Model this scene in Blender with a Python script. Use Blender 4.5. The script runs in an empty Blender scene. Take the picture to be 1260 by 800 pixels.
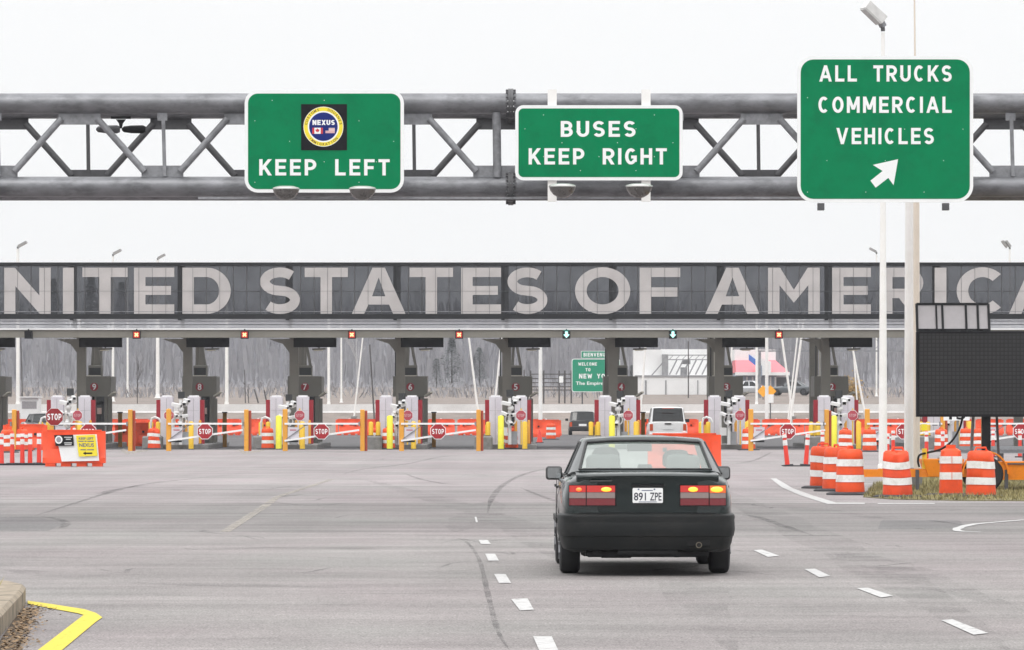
import bpy, bmesh, math, random
from mathutils import Vector, Matrix, Euler
R = math.radians
sc = bpy.context.scene
COL = sc.collection
random.seed(7)

# ------------------------------------------------------------------ camera, sky, sun, exposure
F = 5400.0          # focal length in photo pixels (1260 wide)
HC = 1.667          # eye height
HY = 505.0          # row of the horizon in the photo
cam = bpy.data.cameras.new('camera')
camo = bpy.data.objects.new('camera', cam)
COL.objects.link(camo)
cam.sensor_width = 36.0
cam.lens = F / 1260.0 * 36.0
cam.shift_y = (HY - 400.0) / 1260.0
cam.clip_start = 0.5
cam.clip_end = 6000
camo.location = (0, 0, HC)
camo.rotation_euler = (R(90), 0, 0)
sc.camera = camo

SUN_EL, SUN_AZ = 52.0, 200.0
world = bpy.data.worlds.new('World')
sc.world = world
world.use_nodes = True
wn = world.node_tree
wn.nodes.clear()
def wnode(t, **k):
    n = wn.nodes.new(t)
    for a, b in k.items():
        setattr(n, a, b)
    return n
w_out = wnode('ShaderNodeOutputWorld')
w_bg = wnode('ShaderNodeBackground')
w_sky = wnode('ShaderNodeTexSky', sky_type='NISHITA', sun_disc=False)
w_sky.sun_elevation = R(SUN_EL)
w_sky.sun_rotation = R(SUN_AZ)
w_geo = wnode('ShaderNodeTexCoord')
w_sep = wnode('ShaderNodeSeparateXYZ')
w_sq = wnode('ShaderNodeMath', operation='MULTIPLY')
w_gain = wnode('ShaderNodeMath', operation='MULTIPLY_ADD')
OVERCAST = 1.0     # cloud brightness at the horizon; about 3 times that overhead, as under any overcast sky
w_gain.inputs[1].default_value = 2.0 * OVERCAST * 10
w_gain.inputs[2].default_value = OVERCAST * 10
w_tint = wnode('ShaderNodeMix', data_type='RGBA', blend_type='MULTIPLY')
w_tint.inputs[0].default_value = 1.0
w_tint.inputs[7].default_value = (0.995, 0.997, 1.0, 1)
w_mix = wnode('ShaderNodeMix', data_type='RGBA')
w_mix.inputs[0].default_value = 0.97
wl = wn.links.new
wl(w_geo.outputs['Generated'], w_sep.inputs[0])
wl(w_sep.outputs[2], w_sq.inputs[0]); wl(w_sep.outputs[2], w_sq.inputs[1])
wl(w_sq.outputs[0], w_gain.inputs[0])
wl(w_gain.outputs[0], w_tint.inputs[6])
wl(w_sky.outputs[0], w_mix.inputs[6]); wl(w_tint.outputs[2], w_mix.inputs[7])
wl(w_mix.outputs[2], w_bg.inputs[0])
w_bg.inputs[1].default_value = 0.1
wl(w_bg.outputs[0], w_out.inputs[0])

sun = bpy.data.lights.new('sun', 'SUN')
sun.energy = 0.8
sun.angle = R(18)
sun.color = (1.0, 0.97, 0.93)
suno = bpy.data.objects.new('sun', sun)
COL.objects.link(suno)
az = R(SUN_AZ)
sd = Vector((math.sin(az) * math.cos(R(SUN_EL)), math.cos(az) * math.cos(R(SUN_EL)), math.sin(R(SUN_EL))))
suno.rotation_euler = (-sd).to_track_quat('-Z', 'Y').to_euler()
suno.location = sd * 50

sc.view_settings.view_transform = 'Standard'
sc.view_settings.look = 'None'
sc.view_settings.exposure = 0.0
sc.view_settings.gamma = 1.0
sc.view_settings.use_curve_mapping = False
sc.cycles.use_denoising = True
sc.cycles.max_bounces = 8
sc.cycles.diffuse_bounces = 3
sc.cycles.glossy_bounces = 3
sc.cycles.transparent_max_bounces = 24
sc.cycles.volume_bounces = 0

# ------------------------------------------------------------------ helpers
def W(px, py, d):                       # photo pixel at distance d -> point of the place
    return Vector(((px - 630.0) / F * d, d, HC + (HY - py) / F * d))
def G(px, py, z=0.0):                   # photo pixel on the level ground
    d = F * (HC - z) / (py - HY)
    return Vector(((px - 630.0) / F * d, d, z))
def S(d):
    return F / d
def lin(c):
    c = c / 255.0
    return c / 12.92 if c <= 0.04045 else ((c + 0.055) / 1.055) ** 2.4
def C8(r, g, b):
    return (lin(r), lin(g), lin(b))

MATS = {}
def mat(name, col, rough=0.6, metal=0.0, var=0.12, scale=6.0, bump=0.0, stretch=(1, 1, 1), spec=0.5, coat=0.0, dirt=None, dirt_amt=0.0, dirt_scale=2.0, emit=None, estr=0.0, alpha_noise=None):
    if name in MATS:
        return MATS[name]
    m = bpy.data.materials.new(name)
    m.use_nodes = True
    nt = m.node_tree
    b = nt.nodes['Principled BSDF']
    L = nt.links.new
    tc = nt.nodes.new('ShaderNodeTexCoord')
    mp = nt.nodes.new('ShaderNodeMapping')
    mp.inputs['Scale'].default_value = stretch
    L(tc.outputs['Object'], mp.inputs[0])
    oi = nt.nodes.new('ShaderNodeObjectInfo')
    vm = nt.nodes.new('ShaderNodeVectorMath'); vm.operation = 'ADD'
    sc_ = nt.nodes.new('ShaderNodeVectorMath'); sc_.operation = 'SCALE'
    cmb = nt.nodes.new('ShaderNodeCombineXYZ')
    for i in range(3):
        L(oi.outputs['Random'], cmb.inputs[i])
    L(cmb.outputs[0], sc_.inputs[0]); sc_.inputs['Scale'].default_value = 37.0
    L(mp.outputs[0], vm.inputs[0]); L(sc_.outputs[0], vm.inputs[1])
    nz = nt.nodes.new('ShaderNodeTexNoise')
    nz.inputs['Scale'].default_value = scale
    nz.inputs['Detail'].default_value = 6
    nz.inputs['Roughness'].default_value = 0.65
    L(vm.outputs[0], nz.inputs['Vector'])
    mr = nt.nodes.new('ShaderNodeMapRange')
    mr.inputs[1].default_value = 0.3; mr.inputs[2].default_value = 0.7
    mr.inputs[3].default_value = 1 - var; mr.inputs[4].default_value = 1 + var
    L(nz.outputs[0], mr.inputs[0])
    mx = nt.nodes.new('ShaderNodeVectorMath'); mx.operation = 'SCALE'
    mx.inputs[0].default_value = col[:3]
    L(mr.outputs[0], mx.inputs['Scale'])
    out = mx.outputs[0]
    if dirt is not None:
        n2 = nt.nodes.new('ShaderNodeTexNoise')
        n2.inputs['Scale'].default_value = dirt_scale
        n2.inputs['Detail'].default_value = 8
        n2.inputs['Roughness'].default_value = 0.7
        L(vm.outputs[0], n2.inputs['Vector'])
        r2 = nt.nodes.new('ShaderNodeMapRange')
        r2.inputs[1].default_value = 0.48; r2.inputs[2].default_value = 0.68
        r2.inputs[3].default_value = 0.0; r2.inputs[4].default_value = dirt_amt
        L(n2.outputs[0], r2.inputs[0])
        dm = nt.nodes.new('ShaderNodeMix'); dm.data_type = 'RGBA'
        L(r2.outputs[0], dm.inputs[0]); L(out, dm.inputs[6])
        dm.inputs[7].default_value = (*dirt, 1)
        out = dm.outputs[2]
    L(out, b.inputs['Base Color'])
    r3 = nt.nodes.new('ShaderNodeMapRange')
    r3.inputs[3].default_value = max(0.0, rough - 0.08); r3.inputs[4].default_value = min(1.0, rough + 0.08)
    L(nz.outputs[0], r3.inputs[0]); L(r3.outputs[0], b.inputs['Roughness'])
    b.inputs['Metallic'].default_value = metal
    b.inputs['Specular IOR Level'].default_value = spec
    b.inputs['Coat Weight'].default_value = coat
    b.inputs['Coat Roughness'].default_value = 0.06
    if bump:
        bp = nt.nodes.new('ShaderNodeBump')
        bp.inputs['Strength'].default_value = min(1, bump)
        bp.inputs['Distance'].default_value = 0.01
        L(nz.outputs[0], bp.inputs['Height']); L(bp.outputs[0], b.inputs['Normal'])
    if emit:
        b.inputs['Emission Color'].default_value = (*emit, 1)
        b.inputs['Emission Strength'].default_value = estr
    if alpha_noise:                     # worn paint / fading stains: (scale, lo, hi)
        n3 = nt.nodes.new('ShaderNodeTexNoise')
        n3.inputs['Scale'].default_value = alpha_noise[0]
        n3.inputs['Detail'].default_value = 6
        L(tc.outputs['Object'], n3.inputs['Vector'])
        r4 = nt.nodes.new('ShaderNodeMapRange')
        r4.inputs[1].default_value = alpha_noise[1]; r4.inputs[2].default_value = alpha_noise[2]
        L(n3.outputs[0], r4.inputs[0]); 
        mm = nt.nodes.new('ShaderNodeMath'); mm.operation = 'MULTIPLY'
        mm.inputs[1].default_value = alpha_noise[3] if len(alpha_noise) > 3 else 1.0
        L(r4.outputs[0], mm.inputs[0]); L(mm.outputs[0], b.inputs['Alpha'])
    MATS[name] = m
    return m

def glass_mat(name, tint, body=None, body_amt=0.0, rough=0.02, gloss=1.0, var=0.0):
    if name in MATS:
        return MATS[name]
    m = bpy.data.materials.new(name); m.use_nodes = True
    nt = m.node_tree; nt.nodes.clear(); L = nt.links.new
    o = nt.nodes.new('ShaderNodeOutputMaterial')
    tr = nt.nodes.new('ShaderNodeBsdfTransparent'); tr.inputs[0].default_value = (*tint, 1)
    gl = nt.nodes.new('ShaderNodeBsdfGlossy'); gl.inputs['Roughness'].default_value = rough
    fr = nt.nodes.new('ShaderNodeLayerWeight'); fr.inputs[0].default_value = .5      # Schlick reflectance, the same from both faces
    pw = nt.nodes.new('ShaderNodeMath'); pw.operation = 'POWER'; pw.inputs[1].default_value = 5
    L(fr.outputs['Facing'], pw.inputs[0])
    fm = nt.nodes.new('ShaderNodeMath'); fm.operation = 'MULTIPLY_ADD'; fm.use_clamp = True; fm.inputs[1].default_value = .96 * gloss; fm.inputs[2].default_value = .04 * gloss
    L(pw.outputs[0], fm.inputs[0])
    base = tr.outputs[0]
    if body:
        df = nt.nodes.new('ShaderNodeBsdfDiffuse'); df.inputs[0].default_value = (*body, 1)
        mb = nt.nodes.new('ShaderNodeMixShader')
        mb.inputs[0].default_value = body_amt
        if var:
            tc = nt.nodes.new('ShaderNodeTexCoord')
            nz = nt.nodes.new('ShaderNodeTexNoise'); nz.inputs['Scale'].default_value = 0.9; nz.inputs['Detail'].default_value = 5
            L(tc.outputs['Object'], nz.inputs['Vector'])
            mr = nt.nodes.new('ShaderNodeMapRange'); mr.inputs[1].default_value = .3; mr.inputs[2].default_value = .7
            mr.inputs[3].default_value = body_amt - var; mr.inputs[4].default_value = body_amt + var
            L(nz.outputs[0], mr.inputs[0]); L(mr.outputs[0], mb.inputs[0])
        L(base, mb.inputs[1]); L(df.outputs[0], mb.inputs[2]); base = mb.outputs[0]
    mx = nt.nodes.new('ShaderNodeMixShader')
    L(fm.outputs[0], mx.inputs[0]); L(base, mx.inputs[1]); L(gl.outputs[0], mx.inputs[2])
    L(mx.outputs[0], o.inputs[0])
    MATS[name] = m
    return m

def empty(name, label=None, cat=None, loc=(0, 0, 0), rz=0.0, group=None, kind=None):
    o = bpy.data.objects.new(name, None)
    o.empty_display_size = 0.2
    COL.objects.link(o)
    o.location = loc; o.rotation_euler = (0, 0, rz)
    tag(o, label, cat, group, kind)
    return o
def tag(o, label=None, cat=None, group=None, kind=None):
    if label: o['label'] = label
    if cat: o['category'] = cat
    if group: o['group'] = group
    if kind: o['kind'] = kind
    return o
def dup(root, loc=None, label=None, rz=None, group=None):
    r = root.copy(); COL.objects.link(r)
    if loc is not None: r.location = loc
    if rz is not None: r.rotation_euler = (0, 0, rz)
    if label: r['label'] = label
    if group: r['group'] = group
    for ch in list(root.children):
        c = ch.copy(); COL.objects.link(c); c.parent = r
        for g in list(ch.children):
            e = g.copy(); COL.objects.link(e); e.parent = c
    return r

class MB:
    def __init__(s):
        s.v = []; s.f = []
    def add(s, vs, fs):
        o = len(s.v)
        s.v += [tuple(v) for v in vs]
        s.f += [tuple(i + o for i in f) for f in fs]
        return s
    def box(s, x0, x1, y0, y1, z0, z1):
        vs = [(x, y, z) for z in (z0, z1) for y in (y0, y1) for x in (x0, x1)]
        return s.add(vs, [(0, 2, 3, 1), (4, 5, 7, 6), (0, 1, 5, 4), (2, 6, 7, 3), (0, 4, 6, 2), (1, 3, 7, 5)])
    def cbox(s, x0, x1, y0, y1, z0, z1, c=0.02):      # box with chamfered vertical and top edges
        def ring(i, z): return [(x0 + i + c, y0 + i, z), (x1 - i - c, y0 + i, z), (x1 - i, y0 + i + c, z), (x1 - i, y1 - i - c, z), (x1 - i - c, y1 - i, z), (x0 + i + c, y1 - i, z), (x0 + i, y1 - i - c, z), (x0 + i, y0 + i + c, z)]
        return s.rings([ring(0, z0), ring(0, z1 - c), ring(c * .8, z1)], caps=True)
    def rings(s, rs, caps=True, closed=True):
        n = len(rs[0]); vs = [p for r in rs for p in r]; fs = []
        for k in range(len(rs) - 1):
            for i in range(n if closed else n - 1):
                j = (i + 1) % n
                fs.append((k * n + i, k * n + j, (k + 1) * n + j, (k + 1) * n + i))
        if caps:
            fs.append(tuple(reversed(range(n)))); fs.append(tuple(range((len(rs) - 1) * n, len(rs) * n)))
        return s.add(vs, fs)
    def tube(s, p0, p1, r0, r1=None, n=10, caps=True):
        p0 = Vector(p0); p1 = Vector(p1); r1 = r0 if r1 is None else r1
        d = (p1 - p0).normalized()
        u = d.orthogonal().normalized(); w = d.cross(u)
        rs = []
        for p, r in ((p0, r0), (p1, r1)):
            rs.append([p + (u * math.cos(2 * math.pi * i / n) + w * math.sin(2 * math.pi * i / n)) * r for i in range(n)])
        return s.rings(rs, caps)
    def path(s, pts, r, n=8):
        for a, b in zip(pts[:-1], pts[1:]):
            s.tube(a, b, r if not callable(r) else r(0), None, n)
        return s
    def sweep(s, pts, r, n=8):                        # one smooth tube along points; r a number or list
        pts = [Vector(p) for p in pts]; rs = []
        up = Vector((0, 0, 1))
        for i, p in enumerate(pts):
            d = (pts[min(i + 1, len(pts) - 1)] - pts[max(i - 1, 0)]).normalized()
            u = d.cross(up)
            u = u.normalized() if u.length > 1e-3 else Vector((1, 0, 0))
            w = u.cross(d)
            rr = r[i] if isinstance(r, (list, tuple)) else r
            rs.append([p + (u * math.cos(2 * math.pi * k / n) + w * math.sin(2 * math.pi * k / n)) * rr for k in range(n)])
        return s.rings(rs)
    def beam(s, p0, p1, w, h, up=(0, 0, 1)):
        p0 = Vector(p0); p1 = Vector(p1); d = (p1 - p0).normalized(); up = Vector(up)
        u = d.cross(up)
        u = u.normalized() if u.length > 1e-4 else Vector((1, 0, 0))
        v = u.cross(d)
        rs = [[p + u * a * w / 2 + v * b * h / 2 for a, b in ((-1, -1), (1, -1), (1, 1), (-1, 1))] for p in (p0, p1)]
        return s.rings(rs)
    def lathe(s, prof, n=20, c=(0, 0, 0), axis='z'):
        rs = []
        for r, z in prof:
            ring = []
            for i in range(n):
                a = 2 * math.pi * i / n
                if axis == 'z': ring.append((c[0] + r * math.cos(a), c[1] + r * math.sin(a), c[2] + z))
                elif axis == 'x': ring.append((c[0] + z, c[1] + r * math.cos(a), c[2] + r * math.sin(a)))
                else: ring.append((c[0] + r * math.cos(a), c[1] + z, c[2] + r * math.sin(a)))
            rs.append(ring)
        return s.rings(rs)
    def prism(s, poly, y0, y1):                       # polygon in x,z drawn out along y
        return s.rings([[(x, y0, z) for x, z in poly], [(x, y1, z) for x, z in poly]])
    def prismx(s, poly, x0, x1):                      # polygon in y,z drawn out along x
        return s.rings([[(x0, y, z) for y, z in poly], [(x1, y, z) for y, z in poly]])
    def prismz(s, poly, z0, z1):
        return s.rings([[(x, y, z0) for x, y in poly], [(x, y, z1) for x, y in poly]])
    def ball(s, c, rx, ry=None, rz=None, n=12, m=7):
        ry = ry or rx; rz = rz or rx
        prof = [(max(1e-4, math.sin(math.pi * k / m)), -math.cos(math.pi * k / m)) for k in range(m + 1)]
        rs = [[(c[0] + rx * r * math.cos(2 * math.pi * i / n), c[1] + ry * r * math.sin(2 * math.pi * i / n), c[2] + rz * z) for i in range(n)] for r, z in prof]
        return s.rings(rs)
    def quad(s, a, b, c, d):
        return s.add([a, b, c, d], [(0, 1, 2, 3)])
    def mesh(s, name):
        me = bpy.data.meshes.new(name)
        me.from_pydata(s.v, [], s.f)
        bm = bmesh.new(); bm.from_mesh(me)
        bmesh.ops.recalc_face_normals(bm, faces=bm.faces[:])
        bm.to_mesh(me); bm.free()
        return me
    def build(s, name, m, parent=None, loc=None, smooth=35, rot=None, normals=True):
        if normals: me = s.mesh(name)
        else:
            me = bpy.data.meshes.new(name); me.from_pydata(s.v, [], s.f)
        if smooth:
            me.polygons.foreach_set('use_smooth', [True] * len(me.polygons))
            me.set_sharp_from_angle(angle=R(smooth))
        me.materials.append(m)
        o = bpy.data.objects.new(name, me)
        COL.objects.link(o)
        if parent: o.parent = parent
        if loc is not None: o.location = loc
        if rot is not None: o.rotation_euler = rot
        return o

def rrect(x0, x1, z0, z1, r, n=6):
    pts = []
    for cx, cz, a0 in ((x1 - r, z1 - r, 0), (x0 + r, z1 - r, 90), (x0 + r, z0 + r, 180), (x1 - r, z0 + r, 270)):
        for k in range(n + 1):
            a = R(a0 + 90 * k / n)
            pts.append((cx + r * math.cos(a), cz + r * math.sin(a)))
    return pts
def ngon(cx, cz, r, n, a0=0.0):
    return [(cx + r * math.cos(a0 + 2 * math.pi * k / n), cz + r * math.sin(a0 + 2 * math.pi * k / n)) for k in range(n)]

# ---- lettering: stroke letters of cap height 1
def arc(cx, cy, rx, ry, a0, a1, n=12):
    return [(cx + rx * math.cos(R(a0 + (a1 - a0) * k / n)), cy + ry * math.sin(R(a0 + (a1 - a0) * k / n))) for k in range(n + 1)]
def glyph(ch, t):
    h = t / 2; q = (1 - t) / 4
    def bowl(w, lo, hi):                                # half-round from the stem, top to bottom
        r = (hi - lo) / 2
        return [(h, hi)] + arc(w - h - r, (hi + lo) / 2, r, r, 90, -90, 10) + [(h, lo)]
    if ch == 'A': w = .80; return w, [[(h * 1.05, 0), (w / 2, 1), (w - h * 1.05, 0)], [(w * .25, .30), (w * .75, .30)]]
    if ch == 'B': w = .64; return w, [[(h, 0), (h, 1)], bowl(w - .03, .5, 1 - h), bowl(w, h, .5)]
    if ch in 'CG':
        w = .66; c = arc(w / 2, .5, w / 2 - h, .5 - h, 48, 312, 24)
        if ch == 'C': return w, [c]
        c = arc(w / 2, .5, w / 2 - h, .5 - h, 48, 325, 24)
        return w, [c, [(w - h, .16), (w - h, .5)], [(w * .52, .46), (w, .46)]]
    if ch == 'D': w = .66; r = .5 - h; return w, [[(h, 0), (h, 1)], [(h, 1 - h)] + arc(w - h - r * .9, .5, r * .9, r, 90, -90, 16) + [(h, h)]]
    if ch == 'E': w = .60; return w, [[(h, 0), (h, 1)], [(h, 1 - h), (w, 1 - h)], [(h, .5), (w * .92, .5)], [(h, h), (w, h)]]
    if ch == 'F': w = .58; return w, [[(h, 0), (h, 1)], [(h, 1 - h), (w, 1 - h)], [(h, .48), (w * .9, .48)]]
    if ch == 'H': w = .66; return w, [[(h, 0), (h, 1)], [(w - h, 0), (w - h, 1)], [(h, .5), (w - h, .5)]]
    if ch == 'I': return t, [[(h, 0), (h, 1)]]
    if ch == 'K': w = .68; return w, [[(h, 0), (h, 1)], [(h, .32), (w - h, 1)], [(w * .38, .58), (w - h * .9, 0)]]
    if ch == 'L': w = .58; return w, [[(h, 0), (h, 1)], [(h, h), (w, h)]]
    if ch == 'M': w = .80; return w, [[(h, 0), (h, 1)], [(h * 1.1, 1), (w / 2, .2), (w - h * 1.1, 1)], [(w - h, 0), (w - h, 1)]]
    if ch == 'N': w = .68; return w, [[(h, 0), (h, 1)], [(h * 1.1, 1), (w - h * 1.1, 0)], [(w - h, 0), (w - h, 1)]]
    if ch == 'O': w = .70; return w, [arc(w / 2, .5, w / 2 - h, .5 - h, 90, 450, 32)]
    if ch == 'P': w = .64; return w, [[(h, 0), (h, 1)], bowl(w, .42, 1 - h)]
    if ch == 'R': w = .66; return w, [[(h, 0), (h, 1)], bowl(w, .44, 1 - h), [(w * .48, .44), (w - h, 0)]]
    if ch == 'S':
        w = .62; e = w / 2 - h
        return w, [arc(w / 2, 1 - h - q, e, q, 28, 270, 18) + arc(w / 2, h + q, e, q, 90, -152, 18)[1:]]
    if ch == 'T': w = .62; return w, [[(w / 2, 0), (w / 2, 1)], [(0, 1 - h), (w, 1 - h)]]
    if ch == 'U': w = .66; return w, [[(h, 1), (h, .35)] + arc(w / 2, .35, w / 2 - h, .35 - h, 180, 360, 14) + [(w - h, 1)]]
    if ch == 'V': w = .76; return w, [[(h * 1.05, 1), (w / 2, 0), (w - h * 1.05, 1)]]
    if ch == 'W': w = .95; return w, [[(h, 1), (w * .28, h * .3), (w / 2, .85), (w * .72, h * .3), (w - h, 1)]]
    if ch == 'X': w = .70; return w, [[(h, 0), (w - h, 1)], [(h, 1), (w - h, 0)]]
    if ch == 'Y': w = .72; return w, [[(h, 1), (w / 2, .45), (w - h, 1)], [(w / 2, 0), (w / 2, .47)]]
    return .4, []
def stroke_strip(pts, t):
    closed = abs(pts[0][0] - pts[-1][0]) < 1e-6 and abs(pts[0][1] - pts[-1][1]) < 1e-6 and len(pts) > 3
    P = [Vector(p) for p in pts]; n = len(P); L = []; Rr = []
    for i in range(n):
        a = P[i - 1] if i > 0 else (P[n - 2] if closed else None)
        b = P[i + 1] if i < n - 1 else (P[1] if closed else None)
        d1 = (P[i] - a).normalized() if a is not None else None
        d2 = (b - P[i]).normalized() if b is not None else None
        d1 = d1 or d2; d2 = d2 or d1
        n1 = Vector((-d1.y, d1.x)); n2 = Vector((-d2.y, d2.x))
        m = (n1 + n2)
        m = m.normalized() if m.length > 1e-5 else n1
        k = min(1.5, 1 / max(.3, m.dot(n1)))
        L.append(P[i] + m * t / 2 * k); Rr.append(P[i] - m * t / 2 * k)
    return L, Rr
def put_glyph(mb, ch, x0, x1, z0, z1, y, t=.18, step=0.0012, thick=0.004):
    w, strokes = glyph(ch, t)
    sx = (x1 - x0) / w; sz = z1 - z0
    split = []
    for s_ in strokes:
        if len(s_) <= 5 and all(abs(a[0] - b[0]) > .02 and abs(a[1] - b[1]) > .25 for a, b in zip(s_[:-1], s_[1:])):
            split += [[a, b, None] for a, b in zip(s_[:-1], s_[1:])]        # slanted strokes are cut level at their ends
        else: split.append(s_)
    for k, s_ in enumerate(split):
        if s_[-1] is None:
            p, q = Vector(s_[0]), Vector(s_[1]); hw = t / 2 * (q - p).length / abs(q.y - p.y) * .96
            A, B = [p + Vector((hw, 0)), q + Vector((hw, 0))], [p - Vector((hw, 0)), q - Vector((hw, 0))]
        else: A, B = stroke_strip(s_, t)
        yy = y - k * step
        vs = []; fs = []
        for a, b in zip(A, B):
            for p in (a, b):
                zc = min(1.0, max(0.0, p.y)); xc = min(w * 1.06, max(-.06 * w, p.x))
                vs.append((x0 + xc * sx, yy - thick, z0 + zc * sz))
        for i in range(len(A) - 1):
            fs.append((2 * i, 2 * i + 1, 2 * i + 3, 2 * i + 2))
        n = len(vs)
        vs += [(v[0], yy, v[2]) for v in vs]
        for i in range(len(A) - 1):
            fs.append((2 * i, 2 * i + 2, n + 2 * i + 2, n + 2 * i)); fs.append((2 * i + 1, n + 2 * i + 1, n + 2 * i + 3, 2 * i + 3))
        mb.add(vs, fs)
def put_text(mb, txt, x0, x1, z0, z1, y, t=.18, gap=.2, space=.55):
    ws = [glyph(c, t)[0] if c != ' ' else space for c in txt]
    tot = sum(ws) + gap * (len(txt) - 1)
    k = (x1 - x0) / tot; x = x0
    for c, w in zip(txt, ws):
        if c != ' ':
            put_glyph(mb, c, x, x + w * k, z0, z1, y, t)
        x += (w + gap) * k
def font_mesh(txt, offset=0.0):
    c = bpy.data.curves.new('txt', 'FONT'); c.body = txt; c.size = 1.0; c.offset = offset; c.align_x = 'CENTER'
    o = bpy.data.objects.new('txt', c); COL.objects.link(o)
    dg = bpy.context.evaluated_depsgraph_get()
    me = bpy.data.meshes.new_from_object(o.evaluated_get(dg))
    vs = [v.co.copy() for v in me.vertices]; fs = [tuple(p.vertices) for p in me.polygons]
    bpy.data.objects.remove(o); bpy.data.curves.remove(c); bpy.data.meshes.remove(me)
    return vs, fs
def put_font(mb, txt, x0, x1, z0, z1, y, offset=.015):
    vs, fs = font_mesh(txt, offset)
    if not vs: return
    ax = min(v.x for v in vs); bx = max(v.x for v in vs); az_ = min(v.y for v in vs); bz = max(v.y for v in vs)
    mb.add([(x0 + (v.x - ax) / (bx - ax) * (x1 - x0), y, z0 + (v.y - az_) / (bz - az_) * (z1 - z0)) for v in vs], fs)
def put_font_arc(mb, txt, cx, cz, r, a_mid, span, h, y, inward=False):   # letters standing on a circle
    n = len(txt)
    for i, ch in enumerate(txt):
        if ch == ' ': continue
        f = (i + .5) / n - .5
        a = R(a_mid - span * f) if not inward else R(a_mid + span * f)
        vs, fs = font_mesh(ch, .02)
        up = Vector((math.cos(a), math.sin(a))) * (-1 if inward else 1)
        rt = Vector((up.y, -up.x))
        c = Vector((cx, cz)) + Vector((math.cos(a), math.sin(a))) * r
        mb.add([(c.x + rt.x * v.x * h + up.x * (v.y - .35) * h, y, c.y + rt.y * v.x * h + up.y * (v.y - .35) * h) for v in vs], fs)
# ------------------------------------------------------------------ materials
def asphalt(name, col, mott=.2, big=.14, grain=.5, streak=(.25, .9, 1)):
    m = bpy.data.materials.new(name); m.use_nodes = True
    nt = m.node_tree; b = nt.nodes['Principled BSDF']; L = nt.links.new
    tc = nt.nodes.new('ShaderNodeTexCoord')
    def noise(scale, detail, stretch=(1, 1, 1), lo=.3, hi=.7, a=0., z=1.):
        mp = nt.nodes.new('ShaderNodeMapping'); mp.inputs['Scale'].default_value = stretch
        L(tc.outputs['Object'], mp.inputs[0])
        n = nt.nodes.new('ShaderNodeTexNoise'); n.inputs['Scale'].default_value = scale; n.inputs['Detail'].default_value = detail
        n.inputs['Roughness'].default_value = .6
        L(mp.outputs[0], n.inputs['Vector'])
        r = nt.nodes.new('ShaderNodeMapRange'); r.inputs[1].default_value = lo; r.inputs[2].default_value = hi
        r.inputs[3].default_value = a; r.inputs[4].default_value = z
        L(n.outputs[0], r.inputs[0]); return r.outputs[0], n
    f1, _ = noise(.9, 7, streak, .3, .7, 1 - mott, 1 + mott)
    f2, _ = noise(.11, 4, (1, .6, 1), .3, .7, 1 - big, 1 + big)
    f3, n3 = noise(55, 3, (1, .35, 1), .25, .75, 1 - grain, 1 + grain)
    f4, _ = noise(2.2, 8, (.28, .8, 1), .56, .74, 1.0, .80)     # dark transverse stains
    f5, _ = noise(15, 5, (1, .3, 1), .3, .7, .86, 1.14)
    f6, _ = noise(.8, 3, (1, .02, 1), .3, .7, .93, 1.07)          # wheel paths along the lanes
    f7, _ = noise(.35, 6, (1, .5, 1), .58, .72, 1.0, .86)         # old oil and patch stains
    out = None
    for f in (f1, f2, f3, f4, f5, f6, f7):
        if out is None: out = f
        else:
            x = nt.nodes.new('ShaderNodeMath'); x.operation = 'MULTIPLY'; L(out, x.inputs[0]); L(f, x.inputs[1]); out = x.outputs[0]
    v = nt.nodes.new('ShaderNodeVectorMath'); v.operation = 'SCALE'; v.inputs[0].default_value = col
    L(out, v.inputs['Scale'])
    f8, _ = noise(.28, 5, (1, .5, 1), .35, .65, 0.0, 1.0)         # warmer and cooler patches of aggregate
    tm = nt.nodes.new('ShaderNodeMix'); tm.data_type = 'RGBA'; tm.inputs[6].default_value = (1.045, .99, 1.0, 1); tm.inputs[7].default_value = (.985, 1.0, .975, 1)
    L(f8, tm.inputs[0])
    tv = nt.nodes.new('ShaderNodeVectorMath'); tv.operation = 'MULTIPLY'; L(v.outputs[0], tv.inputs[0]); L(tm.outputs[2], tv.inputs[1])
    L(tv.outputs[0], b.inputs['Base Color'])
    b.inputs['Roughness'].default_value = .85
    b.inputs['Specular IOR Level'].default_value = .3
    bp = nt.nodes.new('ShaderNodeBump'); bp.inputs['Strength'].default_value = .5; bp.inputs['Distance'].default_value = .004
    L(n3.outputs[0], bp.inputs['Height']); L(bp.outputs[0], b.inputs['Normal'])
    return m
M = {}
M['road'] = asphalt('asphalt_near', (.216, .204, .201))
M['cross'] = asphalt('asphalt_dark', (.178, .169, .167), mott=.26)
M['apron'] = asphalt('asphalt_pale', (.252, .233, .235), mott=.2)
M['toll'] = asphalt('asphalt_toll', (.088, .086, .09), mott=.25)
M['concrete'] = mat('concrete', (.22, .215, .21), .85, var=.18, scale=5, bump=.3, dirt=(.12, .11, .10), dirt_amt=.6, dirt_scale=3)
M['kerb'] = mat('kerb_concrete', (.29, .24, .18), .9, var=.28, scale=9, bump=.7, dirt=(.08, .068, .05), dirt_amt=.85, dirt_scale=3.2)
M['white_line'] = mat('white_road_paint', (.44, .435, .43), .7, var=.16, scale=14, alpha_noise=(9, .22, .42))
M['white_worn'] = mat('worn_road_paint', (.40, .365, .32), .8, var=.2, scale=8, alpha_noise=(2.2, .30, .62, .75))
M['yellow_line'] = mat('yellow_road_paint', (.56, .45, .025), .7, var=.12, scale=14, alpha_noise=(12, .2, .36))
M['crack'] = mat('crack_sealer', (.065, .062, .062), .7, var=.2, scale=10, alpha_noise=(1.3, .30, .70, .45))
M['skid'] = mat('tyre_rubber_mark', (.06, .058, .06), .8, var=.2, scale=10, alpha_noise=(.9, .40, .80, .22))
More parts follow.
